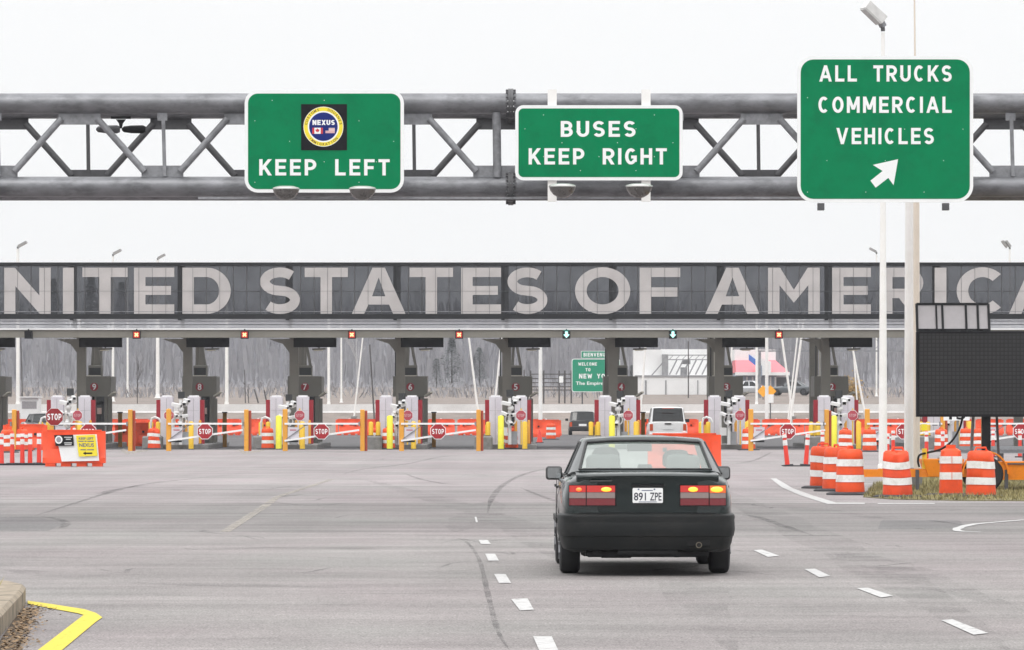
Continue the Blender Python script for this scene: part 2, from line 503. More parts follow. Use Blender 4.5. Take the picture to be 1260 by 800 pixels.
M['galv'] = mat('galvanised_steel', (.20, .203, .215), .45, .5, var=.28, scale=2.6, stretch=(.6, 1, 1.3), dirt=(.045, .045, .05), dirt_amt=.55, dirt_scale=3.0, bump=.1)
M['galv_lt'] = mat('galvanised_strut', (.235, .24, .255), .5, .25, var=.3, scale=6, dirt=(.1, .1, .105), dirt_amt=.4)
M['galv_dk'] = mat('dark_strut', (.085, .085, .09), .55, .2, var=.2, scale=6)  # darker steel tone for rear truss members and small fittings
M['green'] = mat('green_sign_sheeting', C8(0, 124, 79), .6, spec=.08, var=.06, scale=3, dirt=C8(6, 100, 66), dirt_amt=.45, dirt_scale=1.8)
M['sign_white'] = mat('white_sign_sheeting', (.84, .85, .85), .45, var=.03, scale=4)
M['blackplate'] = mat('black_plate', (.012, .012, .015), .6, spec=.12, var=.3, scale=3)
M['yellow'] = mat('yellow_sheeting', (.85, .70, .03), .5, var=.05)
M['navy'] = mat('navy_print', (.014, .026, .17), .6, spec=.1, var=.05)
M['redprint'] = mat('red_print', (.55, .03, .04), .5, var=.05)
M['brownprint'] = mat('brown_print', (.16, .08, .02), .5, var=.05)
M['black'] = mat('black_plastic', (.012, .012, .013), .6, spec=.2, var=.2)
M['blackm'] = mat('black_board', (.012, .012, .014), .65, spec=.2, var=.15)
M['stopred'] = mat('stop_red', C8(160, 22, 34), .45, var=.06)
M['stopfade'] = mat('faded_stop_red', C8(176, 70, 84), .6, var=.15, scale=9)
M['orange'] = mat('safety_orange', C8(232, 80, 26), .55, var=.08, scale=5, dirt=C8(190, 62, 24), dirt_amt=.5, dirt_scale=3)
M['orange2'] = mat('barrier_orange', C8(236, 76, 30), .55, var=.10, scale=3, dirt=C8(186, 66, 34), dirt_amt=.55, dirt_scale=2)
M['redorange'] = mat('red_delineator', C8(226, 62, 48), .5, var=.08)
M['band'] = mat('reflective_band', (.80, .79, .77), .45, var=.08, scale=8, dirt=(.45, .40, .36), dirt_amt=.5, dirt_scale=6)
M['rubber'] = mat('rubber', (.022, .022, .024), .85, var=.2, scale=8)
M['rubber_base'] = mat('rubber_base', (.045, .045, .05), .85, var=.3, scale=8)
M['whitepole'] = mat('white_painted_steel', (.84, .83, .81), .45, var=.04, scale=2, dirt=(.70, .65, .58), dirt_amt=.3, dirt_scale=1.5)
M['tanpole'] = mat('cream_painted_steel', (.70, .62, .53), .45, var=.06, scale=2)
M['whitebox'] = mat('white_cabinet', C8(208, 204, 211), .5, var=.05, scale=3, dirt=C8(176, 168, 180), dirt_amt=.3, dirt_scale=2)
M['whitecam'] = mat('white_housing', (.68, .68, .68), .4, var=.06)
M['maroon'] = mat('maroon_panel', C8(150, 24, 40), .5, var=.08)
M['booth'] = mat('grey_booth_metal', C8(120, 118, 111), .55, .1, var=.08, scale=2, dirt=C8(100, 97, 90), dirt_amt=.4)
M['booth_lt'] = mat('pale_trim', C8(196, 192, 180), .5, var=.06)
M['booth_dk'] = mat('dark_vent', (.028, .03, .032), .5, var=.2)
M['canopy'] = mat('canopy_steel', C8(128, 125, 117), .6, .1, var=.08, scale=1, dirt=C8(108, 105, 98), dirt_amt=.4)
M['canopy_dk'] = mat('dark_frame_steel', (.020, .021, .023), .55, spec=.25, var=.15, scale=2)
M['white_trim'] = mat('white_trim', (.82, .82, .82), .5, var=.04)
M['bollard'] = mat('bollard_yellow', C8(232, 190, 54), .5, var=.08, scale=4, dirt=C8(196, 160, 60), dirt_amt=.4)
M['gold'] = mat('post_amber', C8(226, 160, 56), .5, var=.08, scale=4, dirt=C8(180, 128, 60), dirt_amt=.4)
M['rust'] = mat('rust_red_post', C8(158, 66, 44), .6, var=.12, scale=4)
M['trailer'] = mat('trailer_orange', C8(240, 138, 14), .5, var=.1, scale=4, dirt=C8(176, 96, 20), dirt_amt=.5, dirt_scale=4)
M['frit'] = mat('frit', (.5, .5, .5))
M['darkglass'] = glass_mat('dark_glass', (.25, .27, .28), (.02, .022, .024), .65, gloss=1.0)
M['bandglass'] = glass_mat('printed_glass', (.70, .71, .74), (.055, .057, .062), .55, rough=.05, gloss=.45, var=.06)
M['letterglass'] = glass_mat('printed_letter', (.7, .68, .66), (.60, .57, .56), .76, rough=.3, gloss=.3, var=.09)
M['poly'] = glass_mat('frosted_glazing', (.94, .94, .95), (.90, .90, .92), .36, rough=.2, gloss=.5)
M['carglass'] = glass_mat('car_glass', (.88, .95, .92), (.66, .76, .71), .17, gloss=1.7, rough=.0)

# ------------------------------------------------------------------ the setting
def terr(y):
    P = [(-60, 0), (302, 0), (316, 1.2), (332, 2.1), (420, 3.0), (480, 4.4), (600, 8.5), (800, 14.5), (1050, 19), (1300, 19), (5000, 10)]
    for (a, za), (b, zb) in zip(P[:-1], P[1:]):
        if y <= b: return za + (zb - za) * (y - a) / (b - a)
    return P[-1][1]
def hill(x, y):
    z = terr(y)
    if y > 480:
        k = min(1, (y - 480) / 300)
        z += k * (2.2 * math.sin(x * .021 + 1.1) + 1.6 * math.sin(x * .047 + y * .01) + 1.2 * math.sin(x * .009 - 2))
        z -= k * 3.5 * min(1, max(0, (x - 20) / 90))
    return z
xs = [-2500, -900, -500] + [x for x in range(-300, 301, 12)] + [500, 900, 2500]
def terrain(name, ys, m):
    gv = [(x, y, hill(x, y) - .03) for y in ys for x in xs]; nx = len(xs)
    q = MB().add(gv, [(j * nx + i, j * nx + i + 1, (j + 1) * nx + i + 1, (j + 1) * nx + i) for j in range(len(ys) - 1) for i in range(nx - 1)])
    return tag(q.build(name, m, normals=False, smooth=60), kind='structure')
terrain('ground', [-60, 302, 309, 316, 332, 360, 420, 470], mat('dry_grass_ground', (.20, .165, .145), .95, var=.3, scale=.5, stretch=(1, .5, 1), dirt=(.13, .115, .10), dirt_amt=.6, dirt_scale=.18))
terrain('hills', [470, 480, 540, 600, 660, 720, 800, 900, 1000, 1080, 1200, 1400, 2200, 5000], mat('hazed_hillside', (.165, .162, .175), .95, var=.22, scale=.05, stretch=(1, .4, 1), dirt=(.12, .118, .125), dirt_amt=.6, dirt_scale=.03))  # distant haze is put into this pale bluish grey
def sheet(name, y0, y1, m, x=160, z=0.0):
    q = MB().quad((-x, y0, z), (x, y0, z), (x, y1, z), (-x, y1, z))
    return tag(q.build(name, m, normals=False, smooth=0), kind='structure')
sheet('road', -60, 60, M['road'])
sheet('crossing_road', 60, 79, M['cross'])
sheet('apron_road', 79, 186, M['apron'])
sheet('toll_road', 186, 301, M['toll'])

def flat(poly_px, z, mb):
    pts = [G(x, y) for x, y in poly_px]
    mb.add([(p.x, p.y, z) for p in pts], [tuple(range(len(pts)))])
def ribbon(pts_px, w, z, mb, taper=True):
    pts = [G(*p) for p in pts_px]
    fine = []
    for i in range(len(pts) - 1):                      # Catmull-Rom
        p0 = pts[max(i - 1, 0)]; p1 = pts[i]; p2 = pts[i + 1]; p3 = pts[min(i + 2, len(pts) - 1)]
        for k in range(6):
            t = k / 6
            fine.append(.5 * ((2 * p1) + (p2 - p0) * t + (2 * p0 - 5 * p1 + 4 * p2 - p3) * t * t + (3 * p1 - p0 - 3 * p2 + p3) * t ** 3))
    fine.append(pts[-1]); vs = []; n = len(fine)
    for i, p in enumerate(fine):
        d = (fine[min(i + 1, n - 1)] - fine[max(i - 1, 0)]).normalized()
        s = Vector((-d.y, d.x, 0)); e = w / 2 * (min(1, 4 * min(i + .2, n - 1 - i + .2) / n) if taper else 1) * random.uniform(.75, 1.2)
        vs += [p + s * e + Vector((0, 0, z)), p - s * e + Vector((0, 0, z))]
    mb.add(vs, [(2 * i, 2 * i + 1, 2 * i + 3, 2 * i + 2) for i in range(n - 1)])
def marking(name, m, z, polys=(), ribs=(), w=.12):
    mb = MB()
    for p in polys: flat(p, z, mb)
    for r in ribs: ribbon(r, w, z, mb, taper=False)
    return tag(mb.build(name, m, normals=False, smooth=0), kind='structure')
# dashed lines, one painted dash each
for p in ([(656, 784), (679, 784), (692, 812), (668, 812)], [(629, 738), (649, 737), (657, 751), (640, 752)], [(608, 707), (622, 707), (629, 718), (614, 718)],
          [(597, 682), (609, 682), (614, 690.5), (601, 690.5)], [(589, 665), (600, 665), (604, 670), (592, 670)], [(584, 636.5), (586.2, 636.5), (588, 643), (585.6, 643)],
          [(1158, 764), (1172, 763), (1216, 780), (1198, 782)], [(1054, 724.5), (1068, 724), (1099, 734), (1084, 736)], [(990, 701), (1003, 700.5), (1022, 709.5), (1008, 711)],
          [(927, 677.5), (938, 677), (959, 684.5), (945, 686)], [(880, 665.5), (891, 665.3), (903, 667.5), (892, 668)]):
    marking('lane_dash', M['white_line'], .006, [p])
marking('worn_lane_line', M['white_worn'], .006, [[(270, 655), (283, 655), (333, 622), (345, 612), (412, 590), (404, 590), (336, 612), (322, 622)]])
marking('edge_line', M['white_line'], .006, [[(948, 589), (955, 589), (975, 601), (1000, 610), (1029, 619), (1064, 619), (1064, 620.5), (1018, 620.5), (985, 610), (962, 600)]])
marking('edge_line', M['white_line'], .006, [[(1080, 619.6), (1150, 619.4), (1150, 620.4), (1080, 620.6)]])
marking('worn_island_line', M['white_line'], .006, [], [[(1206, 655), (1182, 654), (1178, 651), (1195, 646), (1225, 643), (1262, 640)]], .14)
marking('yellow_kerb_line', M['yellow_line'], .006, [[(34, 740), (66, 744.5), (104, 750.5), (118, 755), (126, 760.5), (118, 766), (70, 806), (40, 806), (103, 757.5), (96, 755.5), (58, 748.5), (34, 743.5)]])
def cracks(name, ribs, w, m=None, z=.003):
    mb = MB()
    for r in ribs: ribbon(r, w, z, mb)
    return tag(mb.build(name, m or M['crack'], normals=False, smooth=0), kind='structure')
cracks('crack_seal', [[(600, 632), (606, 612), (622, 595), (650, 582), (690, 574)], [(420, 584), (450, 577), (500, 571), (545, 562), (600, 557)], [(497, 582), (515, 589), (545, 595), (575, 597)],
                      [(0, 637), (50, 636), (78, 641), (80, 647), (70, 651)], [(40, 636), (90, 620), (150, 602), (200, 593), (330, 580)], [(118, 608), (150, 601), (180, 597)],
                      [(0, 620.5), (120, 621), (260, 619)], [(333, 613), (350, 611), (375, 608)],
                      [(898, 632), (930, 636), (960, 646), (1000, 659)], [(1140, 640), (1200, 648)], [(330, 617), (380, 622), (440, 618)], [(618, 606), (670, 607)], [(800, 560), (900, 575)],
                      [(900, 572), (930, 566), (950, 556)], [(640, 600), (690, 618), (740, 617)]], .13)
rc = random.Random(21)
hair = []
for i in range(46):
    y0 = 556 + 150 * rc.random() ** 1.6; x0_ = rc.uniform(-20, 1200); n = rc.randint(3, 6); sl = rc.uniform(-.10, .10); P_ = []
    for j in range(n):
        P_.append((x0_ + j * rc.uniform(18, 40), y0 + sl * j * 26 + rc.uniform(-1, 1) * (y0 - 520) / 45))
    hair.append(P_)
cracks('crack_seal', hair, .055)
cracks('crack_seal', [[(556, 660), (575, 668), (590, 690), (600, 730), (612, 775), (628, 802)], [(430, 700), (520, 704), (600, 700)], [(880, 700), (960, 708), (1040, 706)], [(200, 690), (330, 684), (480, 690)]], .05)
for i_, (pl_) in enumerate(([(0, 637), (40, 636), (82, 643), (60, 653), (0, 653)], [(1085, 640), (1180, 640), (1188, 650), (1080, 651)])):
    marking('asphalt_patch', asphalt('asphalt_repair', (.145, .14, .141), mott=.25), .002, [pl_])
cracks('road_seam', [[(-40, 652), (200, 653.5), (420, 656.5), (560, 659.5), (700, 660), (950, 659.5), (1100, 658), (1300, 656)]], .16)
cracks('tyre_mark', [[(1020, 676), (1060, 688), (1110, 704), (1160, 722), (1260, 752)], [(1040, 680), (1100, 696), (1140, 714)]], .55, M['skid'], .0035)
cracks('tyre_mark', [[(560, 655), (580, 640), (596, 628), (606, 615)], [(170, 680), (330, 674), (560, 677)], [(450, 590), (620, 640), (690, 690)], [(0, 700), (180, 716), (420, 724)], [(700, 640), (900, 620), (1100, 640)], [(905, 806), (850, 720), (805, 650), (760, 590), (735, 565)], [(1240, 800), (1080, 700), (960, 640), (880, 600)]], .7, M['skid'], .0035)

# painted stop strips at the noses of the islands
for i, (x0, x1) in enumerate(((148, 182), (293, 325))):
    marking('worn_nose_line', M['white_worn'], .006, [[(x0, 554.5), (x0 + 4, 552), (x0 + 9, 556), (x1, 553.5), (x1, 555), (x0 + 8, 559.5)]])

# grass verge on the right
vp = [(1062, 612), (1100, 615), (1180, 616.5), (1300, 617), (1300, 586), (1200, 583), (1105, 588), (1078, 596)]
vb = MB(); vpts = [G(*p) for p in vp]
vb.prismz([(p.x, p.y) for p in vpts], -.01, .015)
m_verge = mat('verge_soil', (.16, .14, .075), .95, var=.35, scale=3, dirt=(.10, .12, .035), dirt_amt=.7, dirt_scale=1.5)
tag(vb.build('verge', m_verge, smooth=0), kind='structure')
def inside(x, y, P):
    c = False; n = len(P)
    for i in range(n):
        a = P[i]; b = P[(i + 1) % n]
        if (a[1] > y) != (b[1] > y) and x < (b[0] - a[0]) * (y - a[1]) / (b[1] - a[1]) + a[0]: c = not c
    return c
def blades(name, poly, n, z0, h, m, w=.012):
    mb = MB(); xs_ = [p[0] for p in poly]; ys_ = [p[1] for p in poly]; k = 0
    while k < n:
        x = random.uniform(min(xs_), max(xs_)); y = random.uniform(min(ys_), max(ys_))
        if not inside(x, y, poly): continue
        cl = .5 + .5 * math.sin(x * 2.1 + math.sin(y * 1.3) * 2)
        if random.random() > .35 + .65 * cl: continue
        k += 1
        hh = h * random.uniform(.4, 1.3) * (.6 + .7 * cl); a = random.uniform(0, 6.28); ln = random.uniform(.1, .8) * hh
        dx, dy = math.cos(a), math.sin(a)
        mb.add([(x - dy * w, y + dx * w, z0), (x + dy * w, y - dx * w, z0), (x + dx * ln, y + dy * ln, z0 + hh)], [(0, 1, 2)])
    return tag(mb.build(name, m, normals=False, smooth=0), kind='stuff')
m_blade = mat('grass_blades', (.27, .235, .105), .8, var=.5, scale=1.2)
gb = blades('grass', [(p.x, p.y) for p in vpts], 17000, .015, .08, m_blade)
tag(gb, 'short patchy green and straw coloured grass under the sign trailer', 'grass')

# kerbed island at the left edge
ki = [(-2.55, 18.0), (-3.72, 31.6), (-4.10, 36.8), (-4.20, 37.9), (-4.42, 38.7), (-4.8, 39.2), (-5.4, 39.45), (-9, 39.6), (-9, 18.0)]
def inset(P, d):
    n = len(P); out = []
    for i in range(n):
        a, b, c = Vector(P[i - 1]), Vector(P[i]), Vector(P[(i + 1) % n])
        n1 = Vector((-(b - a).y, (b - a).x)).normalized(); n2 = Vector((-(c - b).y, (c - b).x)).normalized()
        m_ = (n1 + n2).normalized(); out.append(tuple(b + m_ * d / max(.4, m_.dot(n1))))
    return out
kb = MB()
kin = inset(ki, .03); kin2 = inset(ki, .22)
if kin2[1][0] > ki[1][0]: kin = inset(ki, -.03); kin2 = inset(ki, -.22)
kb.rings([[(x, y, -.01) for x, y in ki], [(x, y, .135) for x, y in ki], [(x, y, .165) for x, y in kin], [(x, y, .165) for x, y in kin2], [(x, y, .10) for x, y in kin2]], caps=False)
tag(kb.build('kerb', M['kerb'], smooth=25), kind='structure')
lb = MB().add([(x, y, .15) for x, y in kin2], [tuple(range(len(kin2)))])
tag(lb.build('lawn', m_verge, normals=False, smooth=0), kind='structure')
gl = blades('grass', kin2, 5000, .15, .06, m_blade)
tag(gl, 'grass tuft strip behind the concrete kerb at the left edge', 'grass')
sb = MB(); pa_, pb2 = Vector(ki[0]).lerp(Vector(ki[2]), .3), Vector(ki[2]); vv = []
for q_ in range(31):
    c_ = pa_.lerp(pb2, q_ / 30); vv += [(c_.x - .02, c_.y, .0045), (c_.x + .10 + .09 * random.random(), c_.y, .0045)]
sb.add(vv, [(2 * i, 2 * i + 1, 2 * i + 3, 2 * i + 2) for i in range(30)])
tag(sb.build('soil', mat('gutter_soil', (.10, .072, .048), .95, var=.4, scale=14, alpha_noise=(11, .32, .5)), normals=False, smooth=0), kind='structure')
lm = MB()
for k in range(1500):
    t = random.random(); a = Vector(ki[0]).lerp(Vector(ki[2]), .35 + .65 * t) if t < 2 else None
    off = abs(random.gauss(0, .075)) + .02 + (.12 * random.random() ** 3)
    x = a.x + off; y = a.y + random.uniform(-.3, .3); z = .012 + random.uniform(0, .03) * max(0, 1 - off * 3); r = random.uniform(.006, .017); an = random.uniform(0, 6.28)
    u = Vector((math.cos(an), math.sin(an), random.uniform(-.4, .4))) * r; v = Vector((-math.sin(an), math.cos(an), random.uniform(-.4, .4))) * r * .6
    c = Vector((x, y, z + r * .3)); lm.quad(c - u - v, c + u - v, c + u + v, c - u + v)
tag(lm.build('leaf_litter', mat('dead_leaves', (.22, .145, .08), .9, var=.5, scale=9), normals=False, smooth=0), 'brown dead leaves gathered along the foot of the kerb', 'leaves', kind='stuff')

# ------------------------------------------------------------------ sign gantry
GD = 88.0
def X(px, d=GD): return (px - 630) / F * d
def Z(py, d=GD): return HC + (HY - py) / F * d
gan = empty('sign_gantry', 'grey galvanised pipe truss gantry spanning the road with the three green signs', 'gantry', (0, GD, 0))
x0, x1 = -15.5, 15.5
xf = X(628.5)
zt, zb, rp = Z(127.5), Z(230), .205
DEP = 1.5
for yy in (0, DEP):
    for zz in (zt, zb):
        for a, b in ((x0, xf - .065), (xf + .065, x1)):
            MB().tube((a, yy, zz), (b, yy, zz), rp, n=28).build('chord_pipe', M['galv'], gan)
        fl = MB()
        for s_ in (-1, 1):
            fl.lathe([(.30, 0), (.30, .05)], 24, (xf - .052 if s_ < 0 else xf + .002, yy, zz), 'x')
        for k in range(14):
            a = 2 * math.pi * k / 14
            fl.tube((xf - .10, yy + .262 * math.cos(a), zz + .262 * math.sin(a)), (xf + .10, yy + .262 * math.cos(a), zz + .262 * math.sin(a)), .024, n=6)
        fl.build('bolted_flange', M['galv_dk'], gan)
def gusset(px, top, yy, m):
    x = X(px); w = .42
    z0, z1 = (zt - rp - .22, zt - rp + .05) if top else (zb + rp - .05, zb + rp + .22)
    MB().box(x - w, x + w, yy - .012, yy + .012, z0, z1).build('gusset_plate', m, gan)
def brace(pa, pb, yy, m, up):
    a = (X(pa), yy, zb + rp + .10 if up else zt - rp - .10); b = (X(pb), yy, zt - rp - .10 if up else zb + rp + .10)
    MB().tube(a, b, .068, n=14).build('diagonal_brace', m, gan)
for side, base, rng in ((0, -4, range(-5, 4)), (1, 835, range(0, 5))):
    for k in rng:
        bx = base + 204 * k; tx = bx + 102
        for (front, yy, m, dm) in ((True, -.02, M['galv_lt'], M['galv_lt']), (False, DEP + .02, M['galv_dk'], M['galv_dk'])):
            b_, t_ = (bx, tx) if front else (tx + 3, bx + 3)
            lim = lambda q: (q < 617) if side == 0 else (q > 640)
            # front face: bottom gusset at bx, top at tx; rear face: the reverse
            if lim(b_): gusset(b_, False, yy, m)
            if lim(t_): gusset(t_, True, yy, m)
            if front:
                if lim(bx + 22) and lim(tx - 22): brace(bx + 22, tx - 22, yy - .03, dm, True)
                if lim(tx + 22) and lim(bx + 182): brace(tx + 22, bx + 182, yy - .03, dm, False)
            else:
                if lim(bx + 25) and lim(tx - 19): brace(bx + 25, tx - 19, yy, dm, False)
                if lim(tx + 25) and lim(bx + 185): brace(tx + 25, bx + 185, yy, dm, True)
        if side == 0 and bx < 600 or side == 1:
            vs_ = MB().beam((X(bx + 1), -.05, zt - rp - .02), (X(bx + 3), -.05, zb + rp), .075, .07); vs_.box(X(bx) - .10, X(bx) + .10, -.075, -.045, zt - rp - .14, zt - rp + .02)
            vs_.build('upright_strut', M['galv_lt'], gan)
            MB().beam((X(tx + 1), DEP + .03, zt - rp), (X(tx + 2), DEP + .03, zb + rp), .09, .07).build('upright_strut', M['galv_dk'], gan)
        for zz in (zt, zb):
            MB().tube((X(bx), 0, zz), (X(bx), DEP, zz), .05, n=10).build('cross_strut', M['galv_dk'], gan)
        if tx < 700: MB().tube((X(tx), 0, zb), (X(tx), DEP, zb), .05, n=10).build('cross_strut', M['galv_dk'], gan)
MB().tube((X(611), -.06, zt - rp + .02), (X(612), -.06, zb + rp - .02), .085, n=14).build('upright_pipe', M['galv_lt'], gan)
MB().tube((X(644), -.06, zt - rp + .02), (X(644), -.06, zb + rp - .02), .085, n=14).build('upright_pipe', M['galv_lt'], gan)
for xx in (x0 + .4, x1 - .4):
    for yy in (0, DEP):
        MB().tube((xx, yy, 0), (xx, yy, zt + .5), .23, n=20).build('support_post', M['galv'], gan)
MB().box(X(245), X(640), -.30, -.24, zb - rp - .055, zb - rp - .01).build('cable_rail', M['galv_lt'], gan)
MB().box(X(640), X(1000), -.30, -.24, zb - rp - .05, zb - rp - .01).build('cable_rail', M['galv_lt'], gan)

# traffic counter hanging from the truss
tcn = empty('traffic_sensor', 'small black road sensor hanging under the top pipe left of the KEEP LEFT sign', 'sensor', (X(146), GD + .5, zt - rp - .02))
sm = MB().box(-.20, .20, -.03, .03, -.05, 0); sm.prism([(-.10, -.06), (.10, -.06), (.04, -.14), (.02, -.24), (-.02, -.24), (-.04, -.14)], -.03, .03)
sm.build('bracket', M['black'], tcn)
for s_ in (-1, 1):
    MB().lathe([(.02, -.24), (.06, -.20), (.08, -.05), (.085, .18), (.06, .24)], 14, (s_ * .26, 0, -.26), 'x').build('sensor_head', M['black'] if s_ > 0 else M['galv_dk'], tcn)

# ---- the three signs
SD = 87.35
def road_sign(name, label, px0, px1, py0, py1, rad, bord, lines, back):
    t = empty(name, label, 'road sign', (X((px0 + px1) / 2, SD), SD, Z(py1, SD)))
    cx = t.location.x; cz = t.location.z
    k = SD / F
    w = (px1 - px0) * k / 2; h = (py1 - py0) * k
    MB().prism(rrect(-w, w, 0, h, rad * k), 0, .04).build('border_panel', M['sign_white'], t)
    b = bord * k
    MB().prism(rrect(-w + b, w - b, b, h - b, (rad - bord) * k), -.004, .02).build('green_panel', M['green'], t)
    for (txt, a, c, ya, yb) in lines:
        gl_w = lambda q: sum(glyph(ch, .185)[0] if ch != ' ' else .62 for ch in q) + .21 * (len(q) - 1)
        un = (c - a) / gl_w(txt); x_ = a
        for word in txt.split(' '):
            mb = MB(); put_text(mb, word, (x_ - 630) * k - cx, (x_ + gl_w(word) * un - 630) * k - cx, Z(yb, SD) - cz, Z(ya, SD) - cz, -.0045, t=.185, gap=.21)
            mb.build('lettering', M['sign_white'], t, smooth=0, normals=False)
            x_ += (gl_w(word) + .62 + .42) * un
    mb = MB()
    for j in range(5):
        for i in range(9):
            if (i + 2 * j) % 3 == 0 and random.random() < .8:
                rx = -w + b * 3 + (2 * w - 6 * b) * i / 8; rz = b * 3 + (h - 6 * b) * j / 4
                mb.prism(ngon(rx, rz, .008, 6), -.0065, -.003)
    mb.build('rivet', M['sign_white'], t, smooth=0)
    for bx in back:
        xx = (bx - 630) * k - cx
        MB().box(xx - .07, xx + .07, .04, .12, -.30 if name == 'bus_lane_sign' else .05, h - .05).build('mounting_rail', M['galv_lt'], t)
        for zz in (zt, zb):
            MB().box(xx - .06, xx + .06, .12, GD - rp - SD + .02, zz - .05, zz + .05).build('mounting_clamp', M['galv_dk'], t)
    return t
s1 = road_sign('keep_left_sign', 'green sign reading KEEP LEFT under a round yellow and blue emblem', 301, 497, 111, 237, 16, 4.2, [('KEEP LEFT', 319, 479.5, 196, 216)], (350, 448))
s2 = road_sign('bus_lane_sign', 'small green sign reading BUSES KEEP RIGHT', 634, 840, 129.5, 222, 10, 4, [('BUSES', 690, 782, 149, 168.5), ('KEEP RIGHT', 650.5, 820.5, 182.5, 202.5)], ())
s3 = road_sign('truck_sign', 'tall green sign reading ALL TRUCKS COMMERCIAL VEHICLES with a slanted arrow', 981, 1197.5, 69, 249, 20, 4.2,
               [('ALL TRUCKS', 1008, 1171, 80.5, 100.5), ('COMMERCIAL', 1007, 1171, 119, 139), ('VEHICLES', 1029, 1149, 157.5, 177.5)], (1025, 1160))
k = SD / F
def sp(px, py, t): return ((px - 630) * k - t.location.x, Z(py, SD) - t.location.z)
arw = [sp(px, py, s3) for px, py in ((1105, 196), (1099.5, 228), (1093, 219), (1077.5, 231), (1071, 222.5), (1086, 210.5), (1074, 203))]
MB().prism(arw, -.0075, -.003).build('arrow', M['sign_white'], s3, smooth=0)
# white posts that carry the bus sign
for px in (679.5, 795):
    xx = (px - 630) * k - s2.location.x; h2 = (222 - 110) * k
    MB().box(xx - .09, xx + .09, .045, .13, -.42, h2).build('mounting_post', M['whitepole'], s2)
    for zz in (zt, zb):
        MB().box(xx - .07, xx + .07, .13, GD - rp - SD + .02, zz - s2.location.z - .05, zz - s2.location.z + .05).build('mounting_clamp', M['galv_dk'], s2)
for c in list(s1.children) + list(s3.children):       # clamp heights are absolute; bring them into the sign's own frame
    if c.name.startswith('mounting_clamp'):
        c.location.z -= c.parent.location.z
for px in (1010, 1163.5):
    xx = (px - 630) * k - s3.location.x
    MB().box(xx - .065, xx + .065, -.10, .10, -.16, -.02).build('bracket_foot', M['galv_dk'], s3)
# emblem on the KEEP LEFT sign
ex0, ez0 = sp(370.5, 185, s1); ex1, ez1 = sp(427, 128.3, s1)
em = MB().prism([(ex0, ez0), (ex1, ez0), (ex1, ez1), (ex0, ez1)], -.012, -.004).build('emblem_plate', M['blackplate'], s1, smooth=0)
ecx, ecz = sp(398, 156, s1)
kk = k
def disc(mb, r0, r1, y, n=48):
    vs = []
    for i in range(n):
        a = 2 * math.pi * i / n
        vs += [(ecx + r0 * kk * math.cos(a), y, ecz + r0 * kk * math.sin(a)), (ecx + r1 * kk * math.cos(a), y, ecz + r1 * kk * math.sin(a))]
    mb.add(vs, [(2 * i, 2 * i + 1, (2 * i + 3) % (2 * n), (2 * i + 2) % (2 * n)) for i in range(n)])
mb = MB(); disc(mb, 19.3, 24, -.0145); mb.build('emblem_ring', M['yellow'], s1, smooth=0, normals=False)
mb = MB(); disc(mb, 17.6, 19.3, -.0145); disc(mb, 24, 24.6, -.0145); mb.build('emblem_edge', M['sign_white'], s1, smooth=0, normals=False)
mb = MB(); disc(mb, .01, 17.6, -.0145); mb.build('emblem_field', M['navy'], s1, smooth=0, normals=False)
mb = MB(); put_font_arc(mb, 'CUSTOMS', ecx, ecz, 21.7 * kk, 139, 72, 4.2 * kk, -.016); put_font_arc(mb, 'DOUANES', ecx, ecz, 21.7 * kk, 41, 72, 4.2 * kk, -.016)
put_font_arc(mb, 'IMMIGRATION', ecx, ecz, 21.7 * kk, 270, 104, 4.2 * kk, -.016, inward=True)
mb.build('emblem_lettering', M['brownprint'], s1, smooth=0, normals=False)
mb = MB(); a = sp(384.5, 154, s1); b = sp(412, 147.8, s1); put_text(mb, 'NEXUS', a[0], b[0], a[1], b[1], -.0155, t=.24, gap=.12); mb.build('emblem_name', M['sign_white'], s1, smooth=0, normals=False)
def prect(px0, py0, px1, py1, y, t=s1):
    a = sp(px0, py1, t); b = sp(px1, py0, t); return [(a[0], y, a[1]), (b[0], y, a[1]), (b[0], y, b[1]), (a[0], y, b[1])]
mb = MB(); mb.quad(*prect(386.9, 157.3, 394.6, 164.8, -.0155)); mb.quad(*prect(400.5, 157.6, 412, 164, -.0155)); mb.build('flag_field', M['sign_white'], s1, smooth=0, normals=False)
mb = MB(); mb.quad(*prect(384.3, 157.3, 386.9, 164.8, -.0155)); mb.quad(*prect(394.6, 157.3, 397.4, 164.8, -.0155))
lf = [(0, -.42), (.04, -.2), (.3, -.24), (.26, -.1), (.45, .08), (.36, .13), (.4, .3), (.2, .26), (.14, .22), (.16, .42), (.07, .36), (0, .5)]
lf = lf + [(-a_, b_) for a_, b_ in reversed(lf[1:-1])]
fc = sp(390.7, 161, s1); mb.add([(fc[0] + a_ * 6 * kk, -.0165, fc[1] + b_ * 6 * kk) for a_, b_ in lf], [tuple(range(len(lf)))])
for i in range(4): mb.quad(*prect(404.5 if i < 2 else 400.5, 158.3 + i * 1.6, 412, 159.0 + i * 1.6, -.0165))
mb.build('flag_red', M['redprint'], s1, smooth=0, normals=False)
mb = MB(); mb.quad(*prect(400.5, 157.6, 404.5, 161, -.0175)); mb.build('flag_canton', M['navy'], s1, smooth=0, normals=False)

